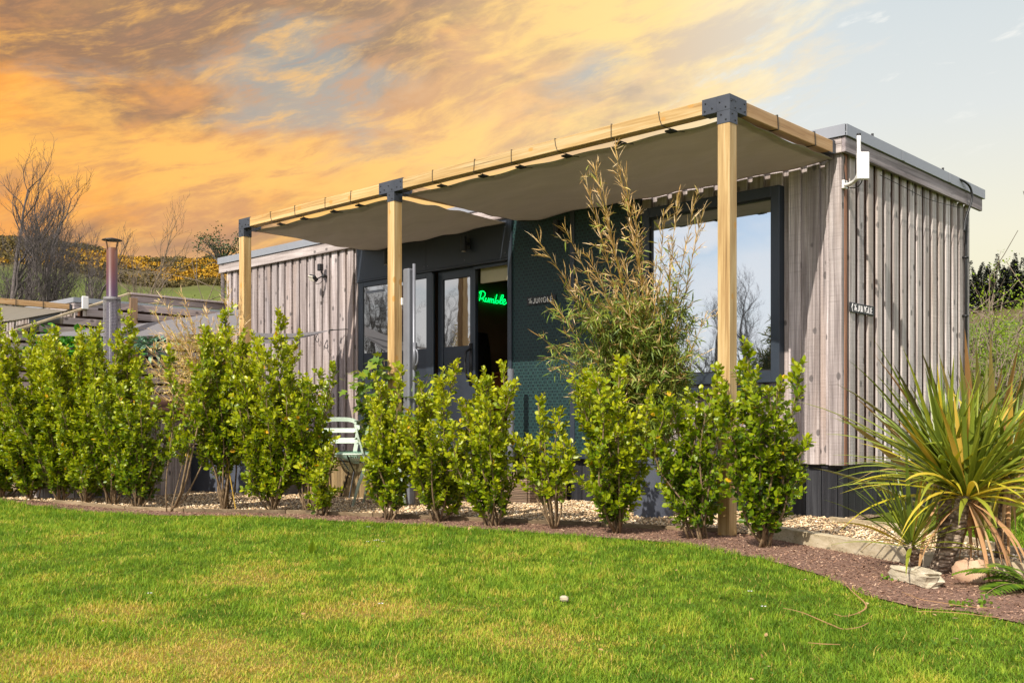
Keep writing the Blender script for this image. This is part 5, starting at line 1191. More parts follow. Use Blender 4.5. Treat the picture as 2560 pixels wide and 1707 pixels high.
# ------------------------------------------------------------------ bamboo
def bamboo(label, bx, by, bz, tips, seed, dry, leafn, lo=.25, group='potted bamboos'):
    rg = np.random.default_rng(seed); root = thing('bamboo', label, 'bamboo', (bx, by, bz), group)
    cm = MB(); SP, SD, SL, SW = [], [], [], []; LP, LD, LL = [], [], []
    for tip in tips:
        tip = np.array(tip); b = np.array([bx+rg.normal()*.05, by+rg.normal()*.05, bz]); k = 14; t_ = np.linspace(0, 1, k)[:, None]
        hor = tip-b; hor[2] = 0; c_ = 1.1+rg.random()*.5
        pts = b+hor*t_**c_+np.array([0, 0, tip[2]-b[2]])*t_+rg.normal(size=(1, 3))*.02*np.sin(t_*5)
        cm.tube(pts, .0062*(1-.78*t_[:, 0]), 6, rg.random())
        Ln = np.linalg.norm(tip-b); nn = int(Ln/.062)
        def at(f): return np.array([np.interp(f, t_[:, 0], pts[:, c]) for c in range(3)])
        for j in range(nn):
            f = (j+rg.random()*.4)/nn
            if f < .12: continue
            p = at(f); ax_ = unit(at(min(1, f+.04))-at(max(0, f-.04)))
            # short sheath straws hugging the culm
            for q in range(rg.integers(2, 5) if (dry or p[2] > 1.5) else rg.integers(0, 2)):
                rd = unit(np.cross(ax_, rg.normal(size=3))); d = unit(ax_*(1.1+rg.random())+rd*(.35+.5*rg.random()))
                SP.append(p); SD.append(d); SL.append((.05+.09*rg.random())*(.7+.5*f)); SW.append(.0058+.0035*rg.random())
            # side branch
            if f > .2 and rg.random() < (.85 if f < .85 else .5):
                rd = unit(np.cross(ax_, rg.normal(size=3))); d = unit(ax_*(.55+.5*rg.random()+1.1*max(0, p[2]-1.7))+rd); ln = (.10+.26*rg.random())*(1.15-f*.7)*(1 if p[2] < 1.7 else .8)
                e2 = p+d*ln+np.array([0, 0, -.10*ln if not dry else 0]); cm.tube([p, p+d*ln*.5+[0, 0, .01], e2], [.0026, .002, .0012], 3, rg.random(), cap=False)
                for q in range(int(ln/.028)+1):
                    g = (q+rg.random())/(int(ln/.028)+1); pp = p+(e2-p)*g
                    d2 = unit(d*1.0+rg.normal(size=3)*.42)
                    SP.append(pp); SD.append(d2); SL.append(.04+.06*rg.random()); SW.append(.0052+.0035*rg.random())
                    leafy = leafn*(1.25-f)*(1.0 if f > lo else .3)*(1.0 if dry else (2.4 if p[2] < 1.8 else .4))
                    for _ in range(rg.poisson(max(0, leafy))):
                        LP.append(pp+rg.normal(size=3)*.02); LD.append(unit(d*.5+rg.normal(size=3)*.75+np.array([0, 0, -.28]))); LL.append(.055+.055*rg.random())
    SP, SD, SL, SW = map(np.array, (SP, SD, SL, SW)); X, Y, Z = leafframes(SD, np.array([0, -.5, .6]), rg, .9)
    keep(instmesh('dry_sheath', NV, NF, SP, X*SW[:, None], Y*SL[:, None], Z*SL[:, None], M['straw']), root)
    LP, LD, LL = map(np.array, (LP, LD, LL)); X, Y, Z = leafframes(LD, np.array([0, -.5, .8]), rg, .6)
    rnd = np.clip(rg.random(len(LP))*(.50 if not dry else .5)+(.5 if dry else np.clip((LP[:, 2]-1.6)*.5, 0, .45)), 0, 1)
    keep(instmesh('foliage', NV, NF, LP, X*(LL*.115)[:, None], Y*LL[:, None], Z*LL[:, None]*1.2, M['bamboo_leaf'], rnd=rnd), root)
    keep(cm.build('culm', M['culm'], None, 0, True), root)
dB = FOC*CZ/(1292-HOR)
tips = []
rg = np.random.default_rng(3)
for px, py in ((1337, 600), (1405, 560), (1462, 440), (1487, 405), (1549, 365), (1515, 470), (1588, 520), (1655, 530), (1708, 482), (1745, 470), (1763, 515), (1560, 640), (1440, 700), (1620, 700), (1380, 760), (1700, 720), (1660, 800), (1500, 800), (1730, 860), (1420, 880), (1590, 850), (1530, 740), (1470, 640), (1640, 640), (1480, 760), (1560, 780), (1640, 760), (1400, 820), (1460, 860), (1520, 900), (1600, 920), (1660, 880), (1700, 800), (1760, 780), (1550, 960), (1460, 940), (1640, 960), (1390, 700), (1350, 830), (1575, 420), (1680, 620), (1590, 700), (1500, 680), (1450, 780), (1480, 900), (1570, 800), (1650, 840), (1700, 900), (1420, 960), (1610, 820), (1550, 880)):
    tips.append(atD(px, py, 7.80+max(0, (py-600))/1000*1.2+rg.uniform(-.12, .12)))
bamboo('tall half-dry bamboo in the slate pot before the window', POT[0], POT[1], .46, tips, 11, False, 3.0, .10)
tips = []
for px, py in ((410, 745), (447, 722), (398, 800), (520, 745), (560, 705), (470, 800), (500, 820), (380, 870), (430, 850), (545, 790), (585, 760), (400, 930), (450, 920), (360, 900), (610, 800), (520, 870), (420, 1000), (575, 850), (480, 960), (395, 1010), (372, 820), (405, 860), (440, 790), (388, 900), (425, 950), (410, 980), (450, 850), (365, 960), (440, 1040), (470, 1020), (530, 930), (380, 780)):
    tips.append(atD(px, py, 11.5+rg.uniform(-.25, .25)))
cen = p0*.72+p1*.28+nv_*.2
bamboo('straw-coloured bamboo in the trough planter behind the hedge', float(cen[0]), float(cen[1]), .44, tips, 12, True, 3.2, .0)

# ------------------------------------------------------------------ cordyline, flax, rocks, fern
def strap(mb, base, az_, el_, ln, wd_, droop, rnd, k=9, fold=.25, twist=0.0, tipw=.0, mat=0):
    d = np.array([cos(az_)*cos(el_), sin(az_)*cos(el_), sin(el_)]); p = np.array(base, float); V = []; st = ln/k
    side = np.array([-sin(az_), cos(az_), 0.0])
    for i in range(k+1):
        f = i/k; w_ = wd_*(.45+1.1*min(f*3, 1)*.5)*(1-max(0, (f-.35)/.65)**1.6)+.0008
        nrm = np.cross(side, d); s2 = side*cos(twist*f)+nrm*sin(twist*f)
        V += [p-s2*w_/2+nrm*w_*fold, p, p+s2*w_/2+nrm*w_*fold]
        d = d+np.array([0, 0, -droop*st*(.35+1.3*f)]); d /= np.linalg.norm(d); p = p+d*st
        if p[2] < .02: p[2] = .02+.0004*i; d[2] = max(d[2], -.02)
    F = []
    for i in range(k):
        a = i*3; F += [(a, a+1, a+4, a+3), (a+1, a+2, a+5, a+4)]
    mb.add(V, F, rnd, mat)
def rosette(mb, c, n, ln, wd_, rg, elmin=-.15, elmax=1.45, droop=1.4, dead=0):
    for i in range(n):
        f = i/n; az_ = i*2.3999+rg.random()*.4; el_ = elmin+(elmax-elmin)*f**.8+rg.normal()*.07
        L_ = ln*(.72+.4*rg.random())*(1-.22*(f > .85)); rn = .12+.5*rg.random()+(.34 if f < .25 else 0)
        if rg.random() < .10: rn = .82+.18*rg.random()
        strap(mb, np.array(c)+np.array([cos(az_), sin(az_), 0])*.012+np.array([0, 0, .06*f-.02]), az_, el_, L_, wd_*(.75+.4*rg.random()), droop*(1.3-.95*f)*(.5+rg.random()), min(1, rn), twist=rg.normal()*.5)
rg = np.random.default_rng(21)
cbx, cby, _ = onZ(2335, 1430, 0); cbx, cby = float(cbx), float(cby)
cd = thing('cordyline', 'spiky cordyline palm with leaning scaly trunks beside the sleeper', 'palm plant', (cbx, cby, 0))
heads = [np.array(atD(2366, 1200, 5.42)), np.array(atD(2418, 1236, 5.25)), np.array(atD(2277, 1360, 5.35))]
bases = [np.array(onZ(2345, 1425, 0)), np.array(onZ(2340, 1432, 0)), np.array(onZ(2285, 1425, 0))]
mb = MB()
for h_, b_, r_ in zip(heads, bases, (.036, .042, .03)):
    k = 10; t_ = np.linspace(0, 1, k)[:, None]; pts = b_+(h_-b_)*t_; pts[:, 0] += .02*np.sin(t_[:, 0]*4); mb.tube(pts, r_*(1.15-.25*t_[:, 0])*(1+.06*np.sin(np.arange(k)*2.2)), 12)
keep(mb.build('trunk', M['ctrunk'], None, 0, True), cd)
mb = MB()
rosette(mb, heads[0], 125, .62, .028, rg, .10, 1.5, 1.0)
rosette(mb, heads[1], 120, .64, .030, rg, .08, 1.45, 1.2)
rosette(mb, heads[2], 44, .50, .020, rg, .15, 1.4, 1.2)
for px, py in ((1965, 1010), (2065, 1065), (2080, 1180), (2110, 930), (2150, 880), (2235, 900), (2305, 930), (2400, 900)):   # the longest outer leaves
    q = np.array(atD(px, py, 5.3+rg.uniform(-.3, .3))); v = q-heads[0]; strap(mb, heads[0], atan2(v[1], v[0]), atan2(v[2], math.hypot(v[0], v[1]))+.22, float(np.linalg.norm(v))*1.03, .024, .55, .2+.5*rg.random())
keep(mb.build('leaf_rosette', M['cord'], None, 0, True), cd)
mb = MB()
for i in range(24):
    h_ = heads[1] if i % 4 else heads[0]; az_ = rg.random()*2*pi if i % 3 == 0 else atan2(Rv[1], Rv[0])+rg.normal()*.8; strap(mb, h_+np.array([0, 0, -.03]), az_, -.25-.5*rg.random(), .38+.34*rg.random(), .011+.010*rg.random(), 3.6+2*rg.random(), rg.random(), twist=rg.normal())
keep(mb.build('dead_leaf_skirt', M['dead'], None, 0, True), cd)
# second, bigger cordyline head cluster leaning out of frame on the right, and the flax behind
c2 = np.array(atD(2520, 1190, 5.5)); b2 = np.array(onZ(2500, 1400, 0))
cd2 = thing('cordyline', 'leafy cordyline cut by the right edge of the photo', 'palm plant', tuple(b2))
mb = MB(); t_ = np.linspace(0, 1, 6)[:, None]; mb.tube(b2+(c2-b2)*t_, .034, 10); keep(mb.build('trunk', M['ctrunk'], None, 0, True), cd2)
mb = MB(); rosette(mb, c2, 62, .60, .030, rg, -.1, 1.4, 1.2); keep(mb.build('leaf_rosette', M['cord'], None, 0, True), cd2)
mb = MB()
for i in range(26): strap(mb, c2, rg.random()*2*pi, -.4, .4+.3*rg.random(), .018, 4, rg.random(), twist=rg.normal())
keep(mb.build('dead_leaf_skirt', M['dead'], None, 0, True), cd2)
px_, py_ = 2450, 1330; fb = onZ(px_, py_, 0)
fxl = thing('flax_plant', 'broad bronze-green flax behind the cordyline against the side wall', 'flax', tuple(map(float, fb)))
mb = MB()
for tx_, ty_ in ((2240, 925), (2190, 905), (2120, 925), (2150, 1000), (2310, 895), (2345, 905), (2395, 905), (2412, 850), (2440, 885), (2475, 868), (2482, 860), (2505, 935), (2530, 885), (2548, 880), (2580, 900), (2600, 960), (2460, 960), (2380, 960), (2270, 980), (2330, 1000), (2050, 1160), (2200, 1060), (2110, 1040), (2650, 980), (2350, 940), (2425, 940), (2495, 905), (2560, 945)):
    q = np.array(atD(tx_, ty_, 6.75+rg.uniform(-.35, .55))); b = np.array(fb)+rg.normal(size=3)*[.07, .07, 0]; v = q-b
    strap(mb, b, atan2(v[1], v[0]), atan2(v[2], math.hypot(v[0], v[1]))+.10, float(np.linalg.norm(v))*1.04, .056+.024*rg.random(), .22, rg.random()**.8, fold=.35, twist=rg.normal()*.4, k=10)
for i in range(22): strap(mb, np.array(fb)+rg.normal(size=3)*[.08, .08, 0], rg.random()*2*pi, .75+.6*rg.random(), .7+.5*rg.random(), .05, .9+rg.random(), rg.random(), fold=.3)
keep(mb.build('leaves', M['phor'], None, 0, True), fxl)

def rock(name, c, sz, seed, label, mat, flat=False, rz=0.0):
    rg = np.random.default_rng(seed); n1, n2 = 18, 12; V = []
    for j in range(n2+1):
        for i in range(n1):
            a, b = 2*pi*i/n1, -pi/2+pi*j/n2; d = np.array([cos(a)*cos(b), sin(a)*cos(b), sin(b)])
            e = .42 if flat else .75; d = np.sign(d)*np.abs(d)**e
            nz = .90+.10*sin(3*a+seed)+.07*sin(5*b*2+a*2)+.045*rg.normal()
            p = d*nz*np.array(sz); V.append((c[0]+p[0]*cos(rz)-p[1]*sin(rz), c[1]+p[0]*sin(rz)+p[1]*cos(rz), c[2]+p[2]))
    F = [(j*n1+i, j*n1+(i+1) % n1, (j+1)*n1+(i+1) % n1, (j+1)*n1+i) for j in range(n2) for i in range(n1)]
    mb = MB(); mb.add(V, F, .5); tag(mb.build(name, mat, None, 0, not flat), label, 'rock')
q = onZ(2272, 1462, 0); ang = atan2(*(np.array(onZ(2350, 1478, 0))-np.array(onZ(2205, 1440, 0)))[[1, 0]])
rock('flat_stone', (q[0]+.02, q[1]+.05, .035), (.175, .07, .045), 3, 'flat pale stone slab in front of the cordyline trunks', M['rock'], True, ang)
q = onZ(2425, 1455, 0); rock('boulder', (q[0], q[1]+.04, .03), (.10, .08, .085), 5, 'small rounded pinkish boulder right of the flat slab', M['rock2'])
q = onZ(1411, 1508, 0); rock('stone_chip', (q[0], q[1], .022), (.022, .016, .014), 8, 'small cream stone lying on the lawn', M['rock'])

fq = onZ(2585, 1478, 0); fr = thing('fern', 'bright green fern at the right edge of the bark bed', 'fern', tuple(map(float, fq)))
mb = MB(); rg = np.random.default_rng(31)
P, Dn, S = [], [], []
for i in range(11):
    az_ = rg.random()*2*pi if i > 4 else atan2(-Rv[1], -Rv[0])+rg.normal()*.5; el_ = .5+.5*rg.random(); ln = .22+.16*rg.random(); d = np.array([cos(az_)*cos(el_), sin(az_)*cos(el_), sin(el_)]); p = np.array(fq, float)
    pts = [p.copy()]
    for k in range(24):
        d = unit(d+np.array([0, 0, -.055])); p = p+d*ln/24; pts.append(p.copy())
        sd = unit(np.cross(d, [0, 0, 1.])); w_ = .085*sin(min(1, (k+3)/24)*pi*.9)+.012
        for s_ in (-1, 1): P.append(p.copy()); Dn.append(sd*s_+d*.35); S.append(w_)
    mb.tube(pts, .0018, 4)
P, Dn, S = map(np.array, (P, Dn, S)); X, Y, Z = leafframes(Dn, np.array([0, -.2, 1.]), rg, .15)
keep(instmesh('frond', NV, NF, P, X*.016, Y*S[:, None], Z*S[:, None], M['fern']), fr); keep(mb.build('frond_stalk', M['stem'], None), fr)
# low weeds in the bark
for j, (px, py, lb) in enumerate(((2405, 1520, 'small green weed in the bark left of the fern'), (2455, 1515, 'small leafy weed nearest the fern'), (2215, 1452, 'tiny green sprig in front of the flat slab'))):
    q = np.array(onZ(px, py, 0)); n = 26 if j < 2 else 10; P = q+rg.normal(size=(n, 3))*[.03, .03, .006]+[0, 0, .012]; Dn = rg.normal(size=(n, 3))+[0, 0, .5]; X, Y, Z = leafframes(Dn, np.array([0, -.2, 1.]), rg, .4); s_ = .016+.012*rg.random(n)
    tag(instmesh('weed', LV, LF, P, X*s_[:, None], Y*s_[:, None], Z*s_[:, None], M['fern']), lb, 'weed')
# broad dock leaf in the lawn
q = np.array(onZ(777, 1385, 0)); mb = MB(); strap(mb, q, -.3, 1.15, .085, .05, 1.0, .6, fold=.2); tag(mb.build('dock_leaf', M['spring'], None, 0, True), 'single broad pale leaf standing up in the lawn', 'leaf')
# daisies
for px, py, lb in ((919, 1353, 'leftmost daisy of the small row on the lawn'), (938, 1350, 'second daisy of the small row on the lawn'), (944, 1349, 'third daisy of the small row on the lawn'), (958, 1353, 'rightmost daisy of the small row on the lawn'), (920, 1316, 'small daisy near the bark edge'), (374, 1482, 'daisy in the worn yellow grass at the left'), (952, 1508, 'single daisy low in the middle of the lawn'), (1875, 1477, 'daisy on the right half of the lawn'), (1909, 1515, 'small daisy below the right hand one')):
    q = onZ(px, py, .028); dz_ = thing('daisy', lb, 'daisy', tuple(map(float, (q[0], q[1], 0))), 'daisies in the lawn')
    mb = MB()
    for k in range(12): a = k*2*pi/12; mb.add([(q[0], q[1], .026), (q[0]+.010*cos(a-.2), q[1]+.010*sin(a-.2), .029), (q[0]+.013*cos(a), q[1]+.013*sin(a), .030), (q[0]+.010*cos(a+.2), q[1]+.010*sin(a+.2), .029)], [(0, 1, 2, 3)], .5)
    keep(mb.build('petals', M['petal'], None), dz_)
    mb = MB(); mb.lathe(q[0], q[1], [(.004, .0265), (.0035, .0305), (.001, .0315)], 8); keep(mb.build('centre', M['gorse'], None), dz_)
# fallen strap leaves on grass and bark
for pts, lb in (([(1957, 1520), (2000, 1532), (2045, 1548), (2080, 1560), (2110, 1572), (2150, 1570), (2172, 1558)], 'curved brown fallen leaf lying on the lawn'),
                ([(2105, 1450), (2130, 1480), (2165, 1512), (2150, 1528), (2110, 1540), (2085, 1537)], 'hooked brown fallen leaf at the lawn edge'),
                ([(2290, 1529), (2350, 1532), (2420, 1535), (2500, 1542)], 'straight tan fallen leaf along the bark edge'),
                ([(2255, 1480), (2300, 1500), (2360, 1508), (2420, 1514), (2490, 1520)], 'long reddish fallen leaf on the bark'),
                ([(2020, 1607), (2060, 1613), (2100, 1612)], 'short pale straw on the lawn at the right')):
    mb = MB(); Q = [np.array(onZ(a, b, .022)) for a, b in pts]; Q = [np.array([q_[0], q_[1], .024+.004*sin(i_*.3)]) for i_, q_ in enumerate(smooth_line(Q, 5))]
    for i_ in range(len(Q)-1):
        if np.linalg.norm(Q[i_+1]-Q[i_]) > 1e-4: mb.obox(tuple(Q[i_]), tuple(Q[i_+1]), .0075*(1-.6*abs(2*i_/len(Q)-1)), .0015, rnd=.4)
    tag(mb.build('fallen_leaf', M['dead']), lb, 'fallen leaf', 'fallen cordyline leaves')
n = 130; rg = np.random.default_rng(77); x, y, k_ = samp(900); x, y = x[:n], y[:n]; P = np.stack([x, y, np.full(n, .024)], 1); Dn = rg.normal(size=(n, 3))*[1, 1, .15]; X, Y, Z = leafframes(Dn, np.array([0, 0, 1.]), rg, .3); s_ = .010+.020*rg.random(n)
tag(instmesh('leaf_litter', NV, NF, P, X*(s_*.55)[:, None], Y*s_[:, None], Z*s_[:, None], M['dead'], rnd=.3+.7*rg.random(n)), 'tiny dry leaf scraps scattered over the lawn', 'leaf litter', None, 'stuff')

# artificial plants on the fence
def tuft(name, c, n, rad, ls, mat, label, cat, seed, nar=.5):
    rg = np.random.default_rng(seed); P = np.array(c)+rg.normal(size=(n, 3))*np.array(rad); Dn = (P-np.array(c))*1.0+rg.normal(size=(n, 3))*.1+np.array([.08, -.05, .02]); X, Y, Z = leafframes(Dn, np.array([.5, -.5, .5]), rg, .5); s_ = ls*(.6+.7*rg.random(n))
    return tag(instmesh(name, LV, LF, P, X*(s_*nar*2)[:, None], Y*s_[:, None], Z*s_[:, None], M[mat], rnd=rg.random(n), smooth=True), label, cat)
tuft('wall_plant', onX(188, 872, -10.15), 460, (.07, .28, .10), .085, 'artif', 'bright green leafy plant hung on the fence', 'plant', 41)
tuft('wall_plant', onX(368, 860, -10.15), 150, (.05, .11, .09), .13, 'artifgrey', 'grey-green spiky plant on the fence behind the bamboo', 'plant', 42, .22)

# ------------------------------------------------------------------ trees
def tree_skel(seed, H, spread=.55, levels=4, lean=(0, 0), r0=.16, twig=.0075, split=.36, wind=.15, dens=1.0):
    rg = np.random.default_rng(seed); tk, cr = MB(), MB(); tips = []
    def grow(p, d, ln, r, lvl):
        k = 5 if lvl < 2 else 4; pts = [p]; q = p.copy(); dd = d.copy(); rs = [r]
        for i in range(k):
            dd = unit(dd+rg.normal(size=3)*(.035 if lvl == 0 else .09+.05*lvl)+np.array([wind*.10*Rv[0], wind*.10*Rv[1], .05+.035*lvl])); q = q+dd*ln/k; pts.append(q.copy()); rs.append(max(twig*.6, r*(1-.62*(i+1)/k)))
        (tk if lvl == 0 else cr).tube(pts, rs, (7 if lvl == 0 else 5 if lvl == 1 else 3), rg.random(), cap=False)
        tips.append((q, lvl))
        if lvl >= levels: return
        nb = int((6, 5, 4, 4, 3)[lvl]*dens+rg.random())
        for b in range(nb):
            f = (split+(1-split)*(b+rg.random())/nb) if lvl == 0 else (.2+.8*(b+rg.random())/nb)
            i0 = min(int(f*k), k-1); pp = np.array(pts[i0])+(np.array(pts[i0+1])-np.array(pts[i0]))*(f*k-i0)
            ax_ = unit(np.array(pts[i0+1])-np.array(pts[i0])); rd = unit(np.cross(ax_, rg.normal(size=3)))
            nd = unit(ax_*(.85+.3*rg.random())+rd*(spread+.3*rg.random())+np.array([0, 0, .22]))
            grow(pp, nd, ln*((.50+.2*rg.random()) if lvl else (.30+.16*rg.random()))*(1-.25*f if lvl else 1.15-.5*f), max(twig*.7, rs[i0]*.58), lvl+1)
        grow(q, unit(dd+rg.normal(size=3)*.15), ln*(.55 if lvl else .34), max(twig*.7, rs[-1]), lvl+1)
    grow(np.array([0, 0, -.1]), unit(np.array([lean[0], lean[1], 1.0])), H*.74, r0, 0)
    return tk, cr, tips
def place(root, px, d, z=None, label=None):
    q = atD(px, HOR, d); root.location = (q[0], q[1], float(hillz(np.array([q[0]]), np.array([q[1]]))[0]) if z is None else z)
    if label: root['label'] = label
    return root
def bare_tree(seed, H, px, d, label, ivy=0, group='bare trees behind the fence', mat='bark', **kw):
    tk, cr, tips = tree_skel(seed, H, **kw); root = thing('bare_tree', label, 'tree', (0, 0, 0), group)
    tk.build('trunk', M[mat], root, 0, True); cr.build('crown', M[mat], root)
    if ivy:
        rg = np.random.default_rng(seed+5); n = int(1500*ivy); z = rg.random(n)**1.3*H*.42*min(1, ivy+.3); V0 = tk.v[0].reshape(-1, 3); zc = V0[:, 2]; cx_ = np.interp(z, zc[::7], V0[::7, 0]); cy_ = np.interp(z, zc[::7], V0[::7, 1])
        a = rg.random(n)*2*pi; rr_ = (.22+.30*rg.random(n))*(1.25-z/(H*.5)); P = np.stack([cx_+rr_*np.cos(a), cy_+rr_*np.sin(a), z], 1); X, Y, Z = leafframes(rg.normal(size=(n, 3)), np.array([0, -.3, 1.]), rg, .6); s_ = .10+.08*rg.random(n)
        instmesh('ivy', LV, LF, P, X*s_[:, None], Y*s_[:, None], Z*s_[:, None], M['ivy'], root, rnd=rg.random(n))
    place(root, px, d); return root
T = []
T.append(bare_tree(1, 11.4, 2, 44, 'tall bare tree at the left edge of the photo', .5, spread=.5, r0=.20, levels=4, dens=1.1))
T.append(bare_tree(2, 11.0, 78, 46, 'tall bare tree with an ivy-clad foot, second from the left', 1.0, spread=.45, r0=.17, lean=(.05, 0), wind=.2, dens=1.1))
T.append(bare_tree(3, 10.4, 122, 45, 'bare tree in the middle of the left group', .4, spread=.5, r0=.17, wind=.3, dens=1.1))
T.append(bare_tree(4, 8.4, 156, 44, 'bare tree leaning right with ivy up its trunk', 1.0, spread=.5, r0=.17, lean=(.20, .18), wind=.25))
T.append(bare_tree(6, 9.2, 232, 46, 'thin leaning bare tree left of the flue with an ivy foot', .6, spread=.35, r0=.09, lean=(.18, .16), mat='bark_pale', levels=3))
T.append(bare_tree(7, 8.4, 314, 46, 'thin pale bare tree right of the flue', 0, spread=.4, r0=.075, mat='bark_pale', levels=3))
T.append(bare_tree(8, 9.0, 332, 43, 'pale forked bare tree spreading to the right', 0, spread=.55, r0=.10, lean=(.16, .12), mat='bark_pale', split=.12, levels=4, dens=.9))
T.append(bare_tree(9, 7.0, 196, 52, 'small bare tree behind the leaning ivy tree', .3, spread=.5, r0=.08, mat='bark_pale', levels=3))
T.append(bare_tree(12, 10.6, 38, 47, 'bare tree between the first two on the left', .3, spread=.4, r0=.13, dens=1.1))
T.append(bare_tree(14, 9.4, 186, 50, 'bare tree behind and right of the ivy-clad leaning one', .2, spread=.45, r0=.11, lean=(.06, .05)))
T.append(bare_tree(15, 11.2, 58, 49, 'slim tall bare tree among the left group', .2, spread=.35, r0=.12))
T.append(bare_tree(17, 10.8, 140, 50, 'tall bare tree at the right of the left group', .3, spread=.42, r0=.13, lean=(.04, .03)))
# scrub: twiggy bushes with thin leaf
def bush(name, seed, px, d, H, W, label, mat, n, ls, group, twigs=40, z=None, cat='bush', zsq=.8):
    rg = np.random.default_rng(seed); root = thing(name, label, cat, (0, 0, 0), group); tw = MB()
    cl = []
    for i in range(twigs):
        a = rg.random()*2*pi; el_ = .35+1.1*rg.random(); ln = H*(.55+.55*rg.random()); d_ = np.array([cos(a)*cos(el_)*W/H*1.0, sin(a)*cos(el_)*W/H, sin(el_)]); p = np.zeros(3); pts = [p]
        for k in range(5): d_ = d_+rg.normal(size=3)*.12; p = p+d_*ln/5; pts.append(p)
        tw.tube(pts, [.03*H/2, .022*H/2, .016*H/2, .011*H/2, .008*H/2, .005*H/2], 3, rg.random(), cap=False)
        cl += pts[2:5]
        for j in range(7):
            b0_ = pts[1+int(rg.integers(0, 5))]; dd = unit(rg.normal(size=3)+[0, 0, .6])*ln*.3; tw.tube([b0_, b0_+dd*.5+rg.normal(size=3)*.03, b0_+dd], [.007*H/2, .005*H/2, .004*H/2], 3, rg.random(), cap=False)
    tw.build('branches', M['bark_pale'], root)
    cl = np.array(cl); P = cl[rg.integers(0, len(cl), n)]+rg.normal(size=(n, 3))*np.array([.11*W, .11*W, .10*H]); P[:, 2] = np.abs(P[:, 2])
    X, Y, Z = leafframes(rg.normal(size=(n, 3)), np.array([0, -.4, 1.]), rg, .7); s_ = ls*(.6+.8*rg.random(n)); tone = vnoise(P[:, 0]+seed, P[:, 2]+P[:, 1], H*.22, seed, 3)
    instmesh('foliage', NV if mat != 'spring' else LV, NF if mat != 'spring' else LF, P, X*(s_*.9)[:, None], Y*s_[:, None], Z*s_[:, None], M[mat], root, rnd=np.clip(tone*.9+(rg.random(n)-.5)*.5, 0, 1))
    return place(root, px, d, z)
for j, (px, d, H, W, n) in enumerate(((395, 40, 2.9, 3.0, 800), (450, 38, 3.3, 3.2, 1200), (505, 40, 4.4, 2.6, 2600), (555, 37, 4.9, 2.6, 3200), (330, 48, 2.4, 3.5, 600), (150, 50, 3.4, 4.5, 1200), (40, 52, 3.2, 4.5, 1200), (250, 52, 3.0, 4.2, 800))):
    bush('scrub_bush', 200+j, px, d, H, W, ('low grey-green scrub right of the forked tree', 'twiggy scrub left of the cabin roof end', 'olive scrub beside the cabin roof end', 'taller olive scrub touching the cabin roof end', 'low brown scrub right of the flue', 'brown scrub between the bare trees', 'brown scrub under the left edge tree', 'thin brown scrub left of the flue')[j], 'scrubleaf', n*3, .055, 'scrub below the field', 70)
# wind-bent evergreen top left of the cabin roof
et = thing('bent_tree', 'small wind-shaped tree with dark tufts showing above the cabin roof end', 'tree'); q0 = np.array(atD(553, HOR, 36)); q0[2] = 0
tk = MB(); cr = MB(); rg = np.random.default_rng(9); PP = []
t1 = np.array(atD(536, 618, 36)); t2 = np.array(atD(566, 622, 36)); fk = np.array(atD(556, 665, 36))
tk.tube([tuple(q0), tuple(q0+(fk-q0)*.5+np.array([.15, 0, 0])), tuple(fk)], [.12, .09, .06], 7)
for c_, w_ in ((t1, .42), (t2, .34)):
    for i in range(26):
        e = c_+rg.normal(size=3)*np.array([w_, w_, .22]); m_2 = fk+(e-fk)*.5+np.array([0, 0, .12]); cr.tube([tuple(fk), tuple(m_2), tuple(e)], [.02, .012, .005], 3, cap=False); PP.append(e+rg.normal(size=(30, 3))*.10)
PP = np.concatenate(PP); n = len(PP); X, Y, Z = leafframes(rg.normal(size=(n, 3)), np.array([0, 0, 1.]), rg, .5); s_ = .035+.03*rg.random(n)
keep(tk.build('trunk', M['bark'], None, 0, True), et); keep(cr.build('crown', M['bark']), et); keep(instmesh('foliage', NV, NF, PP, X*s_[:, None], Y*s_[:, None], Z*s_[:, None], M['ivy']), et)

# right of the cabin
GR = 'spring bushes beyond the side wall'
bush('leafy_bush', 301, 2475, 19, 2.9, 1.7, 'yellow-green bush just right of the side wall', 'spring', 17000, .045, GR, 50)
bush('leafy_bush', 302, 2530, 24, 3.9, 2.7, 'bright spring-green bush below the dark conifers', 'spring', 20000, .055, GR, 50)
bush('leafy_bush', 303, 2450, 15, 1.6, 1.7, 'low mixed green scrub behind the flax', 'spring', 13000, .05, GR, 60)
bush('leafy_bush', 304, 2560, 15, 1.9, 1.7, 'olive twiggy scrub at the right edge', 'scrubleaf', 12000, .05, GR, 60)
bush('leafy_bush', 305, 2610, 21, 2.9, 2.2, 'green scrub beyond the right edge', 'spring', 6000, .045, GR, 40)
bush('leafy_bush', 306, 2400, 26, 2.4, 2.2, 'green scrub hidden behind the side wall', 'scrubleaf', 3500, .08, GR, 40)
bush('leafy_bush', 307, 2520, 12.5, 1.15, 1.3, 'low tangled scrub right behind the gravel path', 'scrubleaf', 3500, .05, GR, 60)
# young leafing tree whose twigs show beside the wall
tk, cr, tips = tree_skel(52, 3.5, .4, 3, r0=.04, split=.2, twig=.005, dens=.7); yt = thing('young_tree', 'young tree with fresh leaves poking out beside the wall corner', 'tree')
tk.build('trunk', M['bark_pale'], yt, 0, True); cr.build('crown', M['bark_pale'], yt)
tp = np.array([q_ for q_, l_ in tips if l_ >= 2]); n = 420; P = tp[rg.integers(0, len(tp), n)]+rg.normal(size=(n, 3))*.03; X, Y, Z = leafframes(rg.normal(size=(n, 3)), np.array([0, -.3, 1.]), rg, .6); s_ = .03+.03*rg.random(n)
instmesh('foliage', LV, LF, P, X*s_[:, None], Y*s_[:, None], Z*s_[:, None], M['spring'], yt); place(yt, 2425, 19)
